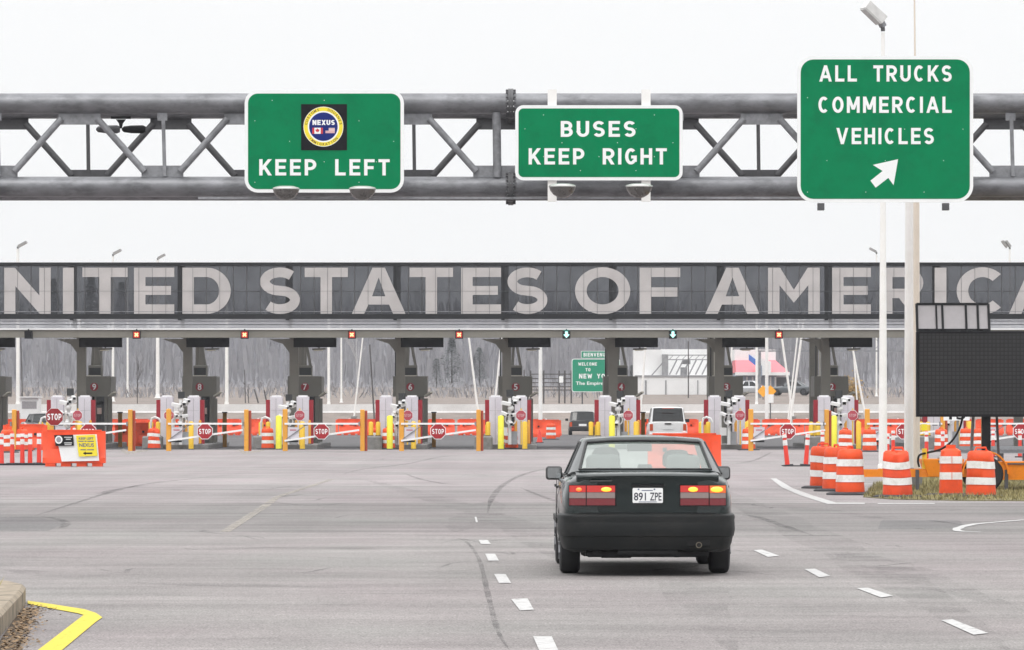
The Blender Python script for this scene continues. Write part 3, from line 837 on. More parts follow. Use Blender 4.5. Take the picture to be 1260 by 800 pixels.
# ---- bowl lamps lighting the signs from below
for px, lab in ((352, 'bowl lamp under the left half of the KEEP LEFT sign'), (446, 'bowl lamp under the right half of the KEEP LEFT sign'),
                (692, 'bowl lamp under the left half of the BUSES sign'), (786.5, 'bowl lamp under the right half of the BUSES sign')):
    py = 232 if px < 600 else 229
    t = empty('sign_lamp', 'dark ' + lab, 'sign lamp', (X(px, 86.6), 86.6, Z(py, 86.6)), group='bowl lamps under the signs')
    MB().lathe([(.255, 0), (.262, -.02), (.24, -.09), (.18, -.17), (.09, -.225), (.001, -.24)], 24).build('bowl', mat('lamp_bowl', (.16, .155, .15), .28, .6, var=.15), t)
    MB().lathe([(.001, .05), (.15, .045), (.25, .02), (.27, .0), (.27, -.02), (.255, -.02)], 24).build('lamp_lens', mat('lamp_lens', (.6, .6, .58), .2, .3, var=.05), t)
    MB().beam((0, .1, -.05), (0, GD - 86.6 - .05, zb - rp - .03 - t.location.z), .05, .05).build('lamp_arm', M['galv_dk'], t)
# ------------------------------------------------------------------ toll canopy with the lettered glass screen
CD = 192.0
can = empty('toll_canopy', 'long grey toll canopy whose glass screen reads UNITED STATES OF AMERICA', 'canopy', (0, CD, 0))
def cx_(px, d=CD): return (px - 630) / F * d
def cz_(py, d=CD): return HC + (HY - py) / F * d
PXL, PXR = -260, 1530
XL, XR = cx_(PXL), cx_(PXR)
zt_, zb_ = cz_(326), cz_(387)
# glass in panes between the heavy mullions
mull = [88 + 132.7 * i for i in range(-2, 11)]
edges = [PXL] + [m_ for m_ in mull if PXL < m_ < PXR] + [PXR]
for a, b in zip(edges[:-1], edges[1:]):
    MB().box(cx_(a) + .07, cx_(b) - .07, 0, .03, zb_, zt_).build('glass_pane', M['bandglass'], can, smooth=0)
for m_ in edges:
    MB().box(cx_(m_) - .075, cx_(m_) + .075, -.028, .30, zb_ - .25, zt_ + .10).build('mullion', M['canopy_dk'], can, smooth=0)
MB().box(XL, XR, -.06, .22, cz_(327.5), cz_(323)).build('top_rail', M['canopy_dk'], can, smooth=0)
MB().box(XL, XR, -.07, .25, cz_(392.5), cz_(386.5)).build('bottom_rail', M['canopy_dk'], can, smooth=0)
MB().box(XL, XR, -.035, -.015, cz_(383.9), cz_(383.2)).build('bottom_rail', M['galv_lt'], can, smooth=0)
gr = MB()
for a, b in zip(edges[:-1], edges[1:]):
    for j in range(1, 8):
        xx = cx_(a + (b - a) * j / 8); gr.box(xx - .019, xx + .019, -.024, -.008, zb_, zt_)
gr.box(XL, XR, -.022, -.006, cz_(358.7), cz_(358.0))
gr.build('glazing_bar', M['canopy_dk'], can, smooth=0)
jl = MB()
for a, b in zip(edges[:-1], edges[1:]):
    for j in range(1, 8):
        xx = cx_(a + (b - a) * j / 8); jl.box(xx - .009, xx + .009, -.042, -.036, zb_, zt_)
jl.box(XL, XR, -.042, -.037, cz_(358.5), cz_(358.2))
jl.build('glass_joint', mat('grey_joint', (.13, .13, .135), .6), can, smooth=0)
# letters: (letter, left px, right px)
L_ = [('U', -66, -16), ('N', 5, 62.5), ('I', 77.5, 91), ('T', 101.5, 157), ('E', 165, 214.5), ('D', 224.5, 284),
      ('S', 319.5, 369.5), ('T', 375, 428), ('A', 433, 499), ('T', 504, 557.5), ('E', 567.5, 616.5), ('S', 624, 674), ('O', 707.5, 775.5), ('F', 787, 837),
      ('A', 868, 934.5), ('M', 945, 1008.6), ('E', 1023.8, 1071.5), ('R', 1084, 1137), ('I', 1150, 1164.4), ('C', 1177, 1235), ('A', 1241.5, 1307)]
def block_letter(ch, x0, x1, z0, z1):
    """closed outlines (outer, holes) of a wide bold letter"""
    w = x1 - x0; h = z1 - z0; tv = .50; th = .41      # stem, arm
    def P(*p): return [(x0 + a, z0 + b) for a, b in p]
    if ch == 'I': return [P((0, 0), (w, 0), (w, h), (0, h))], []
    if ch == 'T': m_ = w / 2; return [P((m_ - tv / 2, 0), (m_ + tv / 2, 0), (m_ + tv / 2, h - th), (w, h - th), (w, h), (0, h), (0, h - th), (m_ - tv / 2, h - th))], []
    if ch == 'N': return [P((0, 0), (tv, 0), (tv, h * .60), (w - tv * .95, 0), (w, 0), (w, h), (w - tv, h), (w - tv, h * .40), (tv * .95, h), (0, h))], []
    if ch == 'E': return [P((0, 0), (w, 0), (w, th), (tv, th), (tv, h * .41), (w * .92, h * .41), (w * .92, h * .41 + th * .95), (tv, h * .41 + th * .95), (tv, h - th), (w, h - th), (w, h), (0, h))], []
    if ch == 'F': return [P((0, 0), (tv, 0), (tv, h * .37), (w * .93, h * .37), (w * .93, h * .37 + th), (tv, h * .37 + th), (tv, h - th), (w, h - th), (w, h), (0, h))], []
    if ch == 'M': m_ = w / 2; return [P((0, 0), (tv, 0), (tv, h * .62), (m_, h * .24), (w - tv, h * .62), (w - tv, 0), (w, 0), (w, h), (w - tv * 1.05, h), (m_, h * .52), (tv * 1.05, h), (0, h))], []
    if ch == 'A':
        m_ = w / 2; a = tv * .54; sl = (m_ - a) / h
        return [P((0, 0), (tv * 1.08, 0), (tv * 1.08 + sl * h * .20, h * .20), (w - tv * 1.08 - sl * h * .20, h * .20), (w - tv * 1.08, 0), (w, 0), (m_ + a, h), (m_ - a, h))], \
               [P((tv * 1.08 + sl * h * .38, h * .38), (w - tv * 1.08 - sl * h * .38, h * .38), (m_, h * .79))]
    if ch == 'O':
        return [[(x0 + w / 2 + (w / 2) * math.cos(a), z0 + h / 2 + (h / 2 + .02) * math.sin(a)) for a in [2 * math.pi * i / 48 for i in range(48)]]], \
               [[(x0 + w / 2 + (w / 2 - tv * 1.02) * math.cos(a), z0 + h / 2 + (h / 2 - th) * math.sin(a)) for a in [2 * math.pi * i / 48 for i in range(48)]]]
    if ch == 'D':
        def half(xl, rx, ry):
            cxr = w - .0 - (w * .50)
            return [(xl, h / 2 - ry)] + [(cxr + rx * math.cos(a), h / 2 + ry * math.sin(a)) for a in [-math.pi / 2 + math.pi * i / 26 for i in range(27)]] + [(xl, h / 2 + ry)]
        return [P(*half(0, w * .50, h / 2))], [P(*half(tv, w * .50 - tv * 1.02, h / 2 - th))]
    if ch == 'R':
        r = h * .33
        def half(xl, rr, zc, rx):
            return [(xl, zc - rr)] + [(w - w * .42 + rx * math.cos(a), zc + rr * math.sin(a)) for a in [-math.pi / 2 + math.pi * i / 20 for i in range(21)]] + [(xl, zc + rr)]
        zc = h - r
        o = [(0, 0), (tv, 0), (tv, h - 2 * r), (w * .42, h - 2 * r), (w - tv * 1.15, 0), (w, 0), (w * .70, h - 2 * r + .07)]
        o += [(w - w * .42 + w * .40 * math.cos(a), zc + r * math.sin(a)) for a in [-math.pi / 2.4 + (math.pi / 2 + math.pi / 2.4) * i / 18 for i in range(19)]] + [(0, h)]
        return [P(*o)], [P(*half(tv, r - th, zc, w * .40 - tv))]
    if ch == 'U':
        o = [(0, h)] + [(w / 2 + w / 2 * math.cos(a), h * .38 + h * .38 * math.sin(a)) for a in [math.pi + math.pi * i / 24 for i in range(25)]] + [(w, h), (w - tv, h)]
        o += [(w / 2 + (w / 2 - tv) * math.cos(a), h * .38 + (h * .38 - th) * math.sin(a)) for a in [2 * math.pi - math.pi * i / 24 for i in range(25)]] + [(tv, h)]
        return [P(*o)], []
    if ch == 'C':
        A_ = [R(45 + 270 * i / 40) for i in range(41)]
        o = [(w * .55 + w * .55 * math.cos(a), h / 2 + (h / 2 + .02) * math.sin(a)) for a in A_]
        o += [(w * .55 + (w * .55 - tv * 1.02) * math.cos(a), h / 2 + (h / 2 - th) * math.sin(a)) for a in reversed(A_)]
        return [P(*o)], []
    if ch == 'S':
        q = (h - th) / 4; e = w / 2 - tv * .46
        pts = arc(w / 2, h - th / 2 - q, e, q, 40, 250, 20) + [(w / 2, h / 2)] + arc(w / 2, th / 2 + q, e, q, 70, -142, 20)
        A, B = stroke_strip(pts, th * 1.04)
        return [P(*[(p.x, p.y) for p in A] + [(p.x, p.y) for p in reversed(B)])], []
def fill_letter(name, outer, holes, y, m, parent):
    c = bpy.data.curves.new('outline', 'CURVE'); c.dimensions = '2D'; c.fill_mode = 'BOTH'
    for poly in outer + holes:
        s_ = c.splines.new('POLY'); s_.points.add(len(poly) - 1)
        for p, q in zip(s_.points, poly): p.co = (q[0], q[1], 0, 1)
        s_.use_cyclic_u = True
    o = bpy.data.objects.new('outline', c); COL.objects.link(o)
    me = bpy.data.meshes.new_from_object(o.evaluated_get(bpy.context.evaluated_depsgraph_get()))
    bpy.data.objects.remove(o); bpy.data.curves.remove(c)
    me.name = name
    for v in me.vertices: v.co = (v.co.x, y, v.co.y)
    me.materials.append(m)
    ob = bpy.data.objects.new(name, me); COL.objects.link(ob); ob.parent = parent
    return ob
for ch, a, b in L_:
    o_, h_ = block_letter(ch, cx_(a), cx_(b), cz_(386.2), cz_(329.5))
    fill_letter('letter', o_, h_, -.034, M['letterglass'], can)
# frosted glazing strip and rails between screen and roof edge
MB().box(XL, XR, .22, .24, cz_(405), cz_(392.4)).build('frosted_glazing', M['poly'], can, smooth=0)
for py in (395.2, 399.4):
    MB().tube((XL, .10, cz_(py)), (XR, .10, cz_(py)), .024 if py > 397 else .018, n=6).build('pipe_rail', M['galv'] if py > 397 else M['galv_lt'], can)
MB().box(XL, XR, -.30, .05, cz_(406), cz_(404.3)).build('white_gutter', M['white_trim'], can, smooth=0)
MB().box(XL, XR, -.22, .18, cz_(415.6), cz_(406.05)).build('edge_beam', M['canopy'], can, smooth=0)
rf = MB().prismx([(.18, 5.03), (13.5, 5.40), (13.5, 5.44), (.18, 5.07)], XL, XR); rf.build('roof_deck', M['poly'], can, smooth=0)
BD = 197.0
BX = lambda k_: .146 + (5 - k_) * 4.73
for yy in (3.3, 7.0, 11.0):
    MB().box(XL, XR, yy - .12, yy + .12, 4.90 + yy * .028, 5.02 + yy * .028).build('roof_beam', M['canopy'], can, smooth=0)
for k_ in range(-1, 12):
    xc = BX(k_) - .38
    MB().box(xc - .20, xc + .20, 3.1, 3.5, 0, 4.98).build('column', M['canopy'], can, smooth=0)
    MB().box(xc - .20, xc + .20, 10.8, 11.2, 0, 5.2).build('column', M['canopy'], can, smooth=0)
    br = MB().prism([(xc - 1.15, cz_(415.7)), (xc - .2, cz_(415.7)), (xc - .2, cz_(415.7) - .62), (xc - .5, cz_(415.7) - .22)], 3.24, 3.36)
    br.build('haunch', M['canopy'], can, smooth=0)
    MB().box(xc - .16, xc + .16, .0, 3.1, 4.86, 5.01).build('cantilever_beam', M['canopy'], can, smooth=0)
    MB().box(xc - .09, xc + .09, .26, .42, cz_(404), zt_ - .02).build('screen_post', M['galv_lt'], can, smooth=0)
# white arched steel hoops standing on the roof behind the strip
for px in (-30, 240, 735, 1022, 1112, 1230):
    pts = [(cx_(px) + 1.1 * math.cos(a) , 2.0, cz_(409) + .75 * math.sin(a)) for a in [math.pi * i / 16 for i in range(17)]]
    MB().sweep(pts, .045, 8).build('steel_hoop', M['white_trim'], can)

# ------------------------------------------------------------------ lane signals under the canopy
def signal(px, kind, lab):
    p = W(px, 412, 191.3)
    t = empty('lane_signal', lab, 'lane signal', p, group='lane signals under the canopy edge')
    MB().cbox(-.17, .17, -.06, .22, -.17, .17, .02).build('housing', M['black'], t)
    MB().box(-.03, .03, .02, .10, .17, .25).build('hanger', M['canopy_dk'], t)
    if kind == 'x':
        MB().box(-.13, .13, -.068, -.060, -.13, .13).build('red_face', mat('red_led_face', (.45, .02, .02), .4, emit=(1, .06, .03), estr=.18), t, smooth=0)
        x = MB()
        for a in (45, -45):
            c_, s_ = math.cos(R(a)), math.sin(R(a)); u = (c_ * .10, s_ * .10); v = (-s_ * .030, c_ * .030)
            x.prism([(-u[0] - v[0], -u[1] - v[1]), (u[0] - v[0], u[1] - v[1]), (u[0] + v[0], u[1] + v[1]), (-u[0] + v[0], -u[1] + v[1])], -.078 - .002 * (a > 0), -.070)
        x.build('lit_cross', mat('lit_cross', (.8, .6, .3), .4, emit=(1, .72, .30), estr=1.0), t, smooth=0)
    elif kind == 'a':
        MB().prism([(-.06, .14), (.06, .14), (.06, .01), (.14, .01), (0, -.14), (-.14, .01), (-.06, .01)], -.078, -.066).build('lit_arrow', mat('lit_arrow', (.5, .9, .85), .4, emit=(.45, 1, .92), estr=.9), t, smooth=0)
        MB().box(-.13, .13, -.072, -.062, .17, .21).build('visor', mat('teal_visor', (.02, .22, .18), .5), t, smooth=0)
for px, b in ((168, '9'), (301, '8'), (433, '7'), (565, '6')):
    signal(px, 'x', 'lane signal lit with a red cross over the lane right of booth ' + b)
signal(958.5, 'x', 'lane signal lit with a red cross over the lane right of booth 3')
signal(697, 'a', 'lane signal lit with a green arrow over the lane right of booth 5')
signal(828, 'a', 'lane signal lit with a green arrow over the white SUV')
signal(35, 'o', 'unlit black lane signal near the left end of the canopy')

# ------------------------------------------------------------------ islands, booths, portals, gates
NB = {10: 'the cut off leftmost booth', 1: 'the hidden rightmost booth'}
def bname(k_): return NB.get(k_, 'booth %d' % k_)
def text_mesh(txt, off): return font_mesh(txt, off)

# --- island
isl_mb = MB(); isl_mb.cbox(-1.32, .92, 189.2 - 197, 6.5, 0, .20, .03)
def make_island(k_):
    t = empty('lane_island', 'raised concrete island carrying ' + bname(k_), 'island', (BX(k_), BD, 0), group='concrete toll islands')
    isl_mb.build('island_slab', M['concrete'], t)
    MB().cbox(-1.75, -.98, -9.6, -7.85, 0, .56, .05).build('nose_block', M['concrete'], t)
    MB().box(-1.32, .92, -7.81, -7.77, .02, .18).build('edge_strip', M['bollard'], t) if False else None
    return t
# --- booth
def make_booth():
    t = empty('toll_booth', '', 'toll booth', (0, BD, 0), group='numbered toll booths')
    MB().cbox(-.76, .77, 0, 2.5, 2.29, 3.20, .015).build('head_panel', M['booth'], t, smooth=0)
    b = MB(); b.box(-.46, .60, .12, 2.4, .2, 1.15); b.box(-.46, -.34, .12, 2.4, 1.15, 2.285); b.box(.46, .60, .12, 2.4, 1.15, 2.285); b.box(.02, .10, .12, .2, 1.15, 2.285); b.box(-.34, .46, 2.3, 2.4, 1.15, 2.285)
    b.build('booth_body', M['booth'], t, smooth=0)
    MB().box(-.345, .02, .14, .16, 1.15, 2.285).build('window', M['darkglass'], t, smooth=0)
    MB().box(.10, .46, .14, .16, 1.15, 2.285).build('window', M['darkglass'], t, smooth=0)
    MB().box(.12, .44, .105, .118, .25, 1.1).build('door_panel', mat('booth_door', C8(92, 93, 92), .5, .1, var=.06), t, smooth=0)
    MB().box(.62, .80, .15, .35, .25, 2.2).build('corner_post', M['booth'], t, smooth=0)
    MB().box(.14, .34, .09, .104, 1.5, 1.78).build('notice', mat('notice_card', (.55, .40, .36), .6), t, smooth=0)
    ac = MB(); ac.cbox(-.28, .32, .3, 1.1, 3.20, 3.70, .03); ac.build('air_conditioner', M['booth'], t, smooth=0)
    g = MB()
    for i in range(6): g.box(-.23, .27, .285, .297, 3.25 + i * .055, 3.285 + i * .055)
    MB().box(-.24, .28, .288, .299, 3.23, 3.58).build('vent_grille', M['booth_dk'], t, smooth=0)
    MB().box(-.60, .30, .05, .2, 3.201, 3.245).build('roof_trim', M['booth_lt'], t, smooth=0)
    z2 = 4.98
    for a, b_, w_ in ((-.12, -.05, .12), (.24, -.02, .12)):
        MB().beam((a, .6, 3.68), (b_, .6, z2 + .1), w_, .12).build('service_duct', M['booth'], t, smooth=0)
    MB().tube((-.50, .3, 3.2), (-.50, .3, z2 + .1), .035, n=8).build('conduit', M['booth_lt'], t)
    MB().tube((-.66, .5, 3.2), (-.66, .5, z2 + .1), .03, n=8).build('conduit', M['booth_dk'], t)
    MB().prism(ngon(0, 0, .19, 8, R(22.5)), 0, .012).build('number_plate', mat('number_plate_red', C8(150, 40, 52), .5, var=.1), t, loc=(.02, -.016, 2.72), smooth=0)
    a = MB(); a.beam((.70, -.02, 2.30), (.98, -.30, 2.48), .16, .07); a.build('flood_head', M['booth_lt'], t, smooth=0)
    return t
b0 = make_booth()
# --- portal pillar (front panel white, one maroon edge)
def make_pillar(side):
    t = empty('portal_pillar', '', 'portal monitor', (0, 189.2, .2), group='white portal pillars with maroon edges')
    s_ = side
    MB().cbox(-.27, .27, 0, .55, 0, 2.06, .015).build('cabinet', M['whitebox'], t, smooth=0)
    f = MB(); f.box(-.02, .0, -.008, .0, .06, 1.98); f.box(-.24, .24, -.006, -.001, 1.45, 1.46); f.build('door_seam', mat('grey_seam', (.35, .34, .36), .5), t, smooth=0)
    MB().box(s_ * .36 - .09, s_ * .36 + .09, .05, .5, .85 if s_ < 0 else .02, 1.92).build('maroon_edge', M['maroon'], t, smooth=0)
    if s_ < 0: MB().box(-.44, -.28, .06, .48, 0, .85).build('yellow_foot', M['bollard'], t, smooth=0)
    MB().box(-.2, .2, .1, .4, 2.06, 2.12).build('top_cap', M['whitecam'], t, smooth=0)
    return t
pl0 = make_pillar(-1); pr0 = make_pillar(1)
# --- camera mast: white pole crowded with housings
def make_mast():
    t = empty('camera_mast', '', 'camera mast', (0, 188.2, .2), group='white camera masts between the pillars')
    MB().tube((0, 0, 0), (0, 0, 1.95), .07, .06, 12).build('pole', M['whitecam'], t)
    MB().tube((-.28, .2, 0), (-.28, .2, 1.35), .045, n=10).build('pole', M['whitecam'], t)
    def hous(x, z, yaw, pitch, l=.34, w=.13, name='camera_housing'):
        mb = MB(); m_ = Matrix.Translation((x, -.12, z)) @ Euler((R(pitch), 0, R(yaw))).to_matrix().to_4x4()
        tmp = MB(); tmp.cbox(-w / 2, w / 2, -l / 2, l / 2, -w * .5, w * .5, .03)
        mb.add([m_ @ Vector(v) for v in tmp.v], tmp.f); o = mb.build(name, M['whitecam'], t, smooth=30)
        lb_ = MB(); tmp = MB(); tmp.box(-w * .36, w * .36, -l / 2 - .012, -l / 2 - .002, -w * .34, w * .30); lb_.add([m_ @ Vector(v) for v in tmp.v], tmp.f)
        lb_.build('lens_window', M['black'], o, smooth=0)
    hous(-.16, 1.72, 70, 12, .40, .16); hous(.20, 1.80, -20, 15, .34, .18); hous(-.24, 1.30, 35, 20); hous(.16, 1.25, -60, 10, .3, .14)
    hous(.24, 1.92, 25, 8, .42, .15); hous(-.02, .92, 10, 25, .3, .15)
    MB().ball((.02, -.1, 1.52), .13).build('dome_camera', M['whitecam'], t, smooth=60)
    ring = [( .0 + .22 * math.cos(a), -.14, 1.05 + .22 * math.sin(a)) for a in [2 * math.pi * i / 20 for i in range(21)]]
    MB().sweep(ring, .025, 6).build('cable_loop', M['whitecam'], t)
    MB().box(-.36, -.10, -.05, .06, .38, .72).build('junction_box', M['whitecam'], t, smooth=0)
    MB().box(.08, .34, .10, .3, .0, .55).build('base_cabinet', mat('grey_cabinet', (.33, .34, .36), .5), t, smooth=0)
    MB().box(-.10, .16, .07, .16, 2.0, 2.30).build('control_box', M['booth_dk'], t, smooth=0)
    return t
ms0 = make_mast()
# --- STOP signs
def stop_face(t, r, y, red, border=True, dim=False):
    MB().prism(ngon(0, 0, r, 8, R(22.5)), 0, .02).build('white_octagon', M['sign_white'], t, loc=(0, y, 0), smooth=0)
    MB().prism(ngon(0, 0, r * .92, 8, R(22.5)), -.004, .001).build('red_octagon', red, t, loc=(0, y, 0), smooth=0)
    mb = MB(); put_text(mb, 'STOP', -r * .66, r * .66, -r * .30, r * .30, -.0055, t=.2, gap=.16)
    mb.build('lettering', M['stopfade'] if dim else M['sign_white'], t, loc=(0, y, 0), smooth=0, normals=False)
def make_small_stop():
    t = empty('stop_sign', '', 'stop sign', (0, 188.0, 0), group='small faded stop signs between the pillars')
    MB().tube((0, .04, .2), (0, .04, 1.75), .03, n=8).build('post', M['bollard'], t)
    s_ = empty('sign_face', loc=(0, 0, 1.45)); s_.parent = t
    MB().prism(ngon(0, 0, .24, 8, R(22.5)), 0, .02).build('sign_rim', M['sign_white'], s_, loc=(0, -.02, 0), smooth=0)
    MB().prism(ngon(0, 0, .222, 8, R(22.5)), -.004, .001).build('sign_panel', M['stopfade'], s_, loc=(0, -.02, 0), smooth=0)
    mb = MB(); put_text(mb, 'STOP', -.15, .15, -.065, .065, -.0265, t=.18, gap=.16); mb.build('lettering', mat('faded_letter', (.62, .40, .42), .6), s_, smooth=0, normals=False)
    return t
# the sign face is one mesh part rather than a nested empty
def make_small_stop():
    t = empty('stop_sign', '', 'stop sign', (0, 188.0, 0), group='small faded stop signs between the pillars')
    MB().tube((0, .04, .2), (0, .04, 1.75), .03, n=8).build('post', M['bollard'], t)
    f = MB().prism(ngon(0, 0, .24, 8, R(22.5)), -.02, 0).build('sign_face', M['sign_white'], t, loc=(0, 0, 1.45), smooth=0)
    MB().prism(ngon(0, 0, .222, 8, R(22.5)), -.026, -.019).build('red_panel', M['stopfade'], f, smooth=0)
    mb = MB(); put_text(mb, 'STOP', -.15, .15, -.065, .065, -.0275, t=.18, gap=.16); mb.build('lettering', mat('faded_letter', (.62, .40, .42), .6), f, smooth=0, normals=False)
    return t
st0 = make_small_stop()
# --- barrier gate: hinge post, two rails, strut, STOP sign
GATE_D = 180.0
def make_gate(stop_x):
    t = empty('barrier_gate', '', 'barrier gate', (0, GATE_D, 0), group='closed barrier gates across the lanes')
    MB().cbox(-.10, .10, -.10, .10, 0, 1.72, .02).build('hinge_post', M['gold'], t)
    MB().box(-.02, 3.06, -.15, -.105, 1.08, 1.155).build('top_rail', M['white_trim'], t, smooth=0)
    d = MB()
    for i in range(6): d.box(.25 + i * .48, .47 + i * .48, -.153, -.149, 1.045, 1.078)
    d.build('rail_marking', M['black'], t, smooth=0)
    MB().beam((-.02, -.13, .42), (3.04, -.13, .86), .05, .075).build('lower_rail', M['white_trim'], t, smooth=0)
    MB().beam((.06, -.12, .50), (.88, -.12, 1.08), .03, .035).build('strut', M['galv_lt'], t, smooth=0)
    MB().beam((2.2, -.12, .76), (2.2, -.12, 1.08), .03, .035).build('strut', M['galv_lt'], t, smooth=0)
    MB().box(.05, .55, -.14, -.10, .36, .44).build('counterweight', M['black'], t, smooth=0)
    nbd = MB().box(.12, .56, -.09, -.07, .50, .98).build('notice_board', M['whitebox'], t, smooth=0)
    MB().box(.20, .46, -.094, -.091, .84, .88).build('notice_print', M['stopfade'], nbd, smooth=0)
    f = MB().prism(ngon(0, 0, .345, 8, R(22.5)), -.02, 0).build('stop_sign', M['sign_white'], t, loc=(stop_x, -.17, .80), smooth=0)
    MB().prism(ngon(0, 0, .318, 8, R(22.5)), -.026, -.019).build('red_panel', M['stopred'], f, smooth=0)
    mb = MB(); put_text(mb, 'STOP', -.245, .245, -.105, .105, -.0275, t=.19, gap=.16); mb.build('lettering', M['sign_white'], f, smooth=0, normals=False)
    return t
gt0 = make_gate(1.5)
# --- end post, with a red-brown face beside the amber one
def make_endpost():
    t = empty('gate_post', '', 'post', (0, GATE_D, 0), group='amber gate posts with a rust red side')
    MB().cbox(-.09, .09, -.1, .12, 0, 1.70, .02).build('amber_face', M['gold'], t)
    MB().cbox(.095, .20, .0, .14, 0, 1.66, .02).build('rust_face', M['rust'], t)
    MB().box(-.16, -.10, -.16, -.04, 1.02, 1.2).build('latch', M['galv_lt'], t, smooth=0)
    return t
ep0 = make_endpost()
# --- yellow bollard
def make_bollard(h=1.2, r=.11, m=None, name='bollard'):
    t = empty(name, '', 'bollard', (0, 0, 0), group='yellow steel bollards on the islands')
    MB().lathe([(r, 0), (r, h - .06), (r * .8, h - .02), (r * .3, h)], 16).build('bollard_tube', m or M['bollard'], t)
    MB().lathe([(r + .025, 0), (r + .025, .03), (r, .035)], 16).build('base_flange', M['galv_dk'], t)
    return t
bl0 = make_bollard()
# --- message sign hung from the canopy
def make_led():
    t = empty('lane_message_sign', '', 'message sign', (0, 193.6, 0), group='blank black message signs hung from the canopy')
    z0, z1 = cz_(427.3, 193.6), cz_(414.2, 193.6)
    MB().cbox(-.94, .94, 0, .3, z0, z1, .015).build('sign_box', M['blackm'], t, smooth=0)
    MB().box(-.90, .90, -.006, -.001, z0 + .05, z1 - .05).build('display_face', M['black'], t, smooth=0)
    for xx in (-.85, 0, .85): MB().box(xx - .03, xx + .03, .1, .2, z1, cz_(413.5) + .05).build('hanger', M['canopy_dk'], t, smooth=0)
    return t
ld0 = make_led()
def make_flood():
    t = empty('canopy_floodlight', '', 'floodlight', (0, 194.2, 0), group='small floodlights hung under the message signs')
    z = cz_(431, 194.2)
    MB().tube((0, 0, z + .05), (0, 0, z + .62), .03, n=8).build('stem', M['canopy_dk'], t)
    MB().beam((-.30, 0, z + .04), (.30, -.05, z + .06), .22, .07).build('lamp_body', M['booth'], t, smooth=0)
    MB().beam((-.22, -.01, z - .012), (.16, -.05, z - .002), .16, .03).build('lamp_glass', mat('warm_lens', (.75, .68, .5), .3), t, smooth=0)
    return t
fl0 = make_flood()
nb0 = make_bollard(.62, .10); nb0['group'] = 'short yellow bollards on the island noses'
th0 = make_bollard(1.05, .06, M['gold'], 'amber_post'); th0['group'] = 'thin amber posts under the pillars'
lm0 = make_bollard(1.45, .13, mat('lime_sleeve', C8(236, 228, 70), .5, var=.08), 'sleeved_bollard'); lm0['group'] = 'lime yellow sleeved bollards'
cg0 = empty('pipe_guard', '', 'pipe guard', (0, 0, 0), group='white bent pipe guards')
MB().sweep([(-.12, 0, 0), (-.12, 0, 1.15), (-.08, 0, 1.32), (.05, -.02, 1.38), (.24, -.05, 1.30), (.30, -.05, 1.15)], .05, 10).build('bent_pipe', M['whitecam'], cg0)
MB().box(-.22, .0, -.08, .08, .42, .60).build('pipe_box', M['whitecam'], cg0, smooth=0); MB().lathe([(.12, 0), (.12, .03), (.05, .05)], 12, (-.12, 0, 0)).build('pipe_foot', M['galv_dk'], cg0)
bw0 = empty('timber_post', '', 'post', (0, 0, 0), group='brown timber posts beside the booths')
MB().cbox(-.09, .09, -.09, .09, 0, 1.55, .01).build('timber', mat('brown_timber', C8(150, 110, 50), .8, var=.2, scale=4), bw0, smooth=0); MB().box(-.12, .12, -.12, .12, 1.55, 1.60).build('post_cap', M['galv_dk'], bw0, smooth=0)
def first(o, used=set()):
    if o.name in used: return False
    used.add(o.name); return True
def place(proto, loc, label):
    if first(proto): proto.location = loc; proto['label'] = label; return proto
    return dup(proto, loc, label)
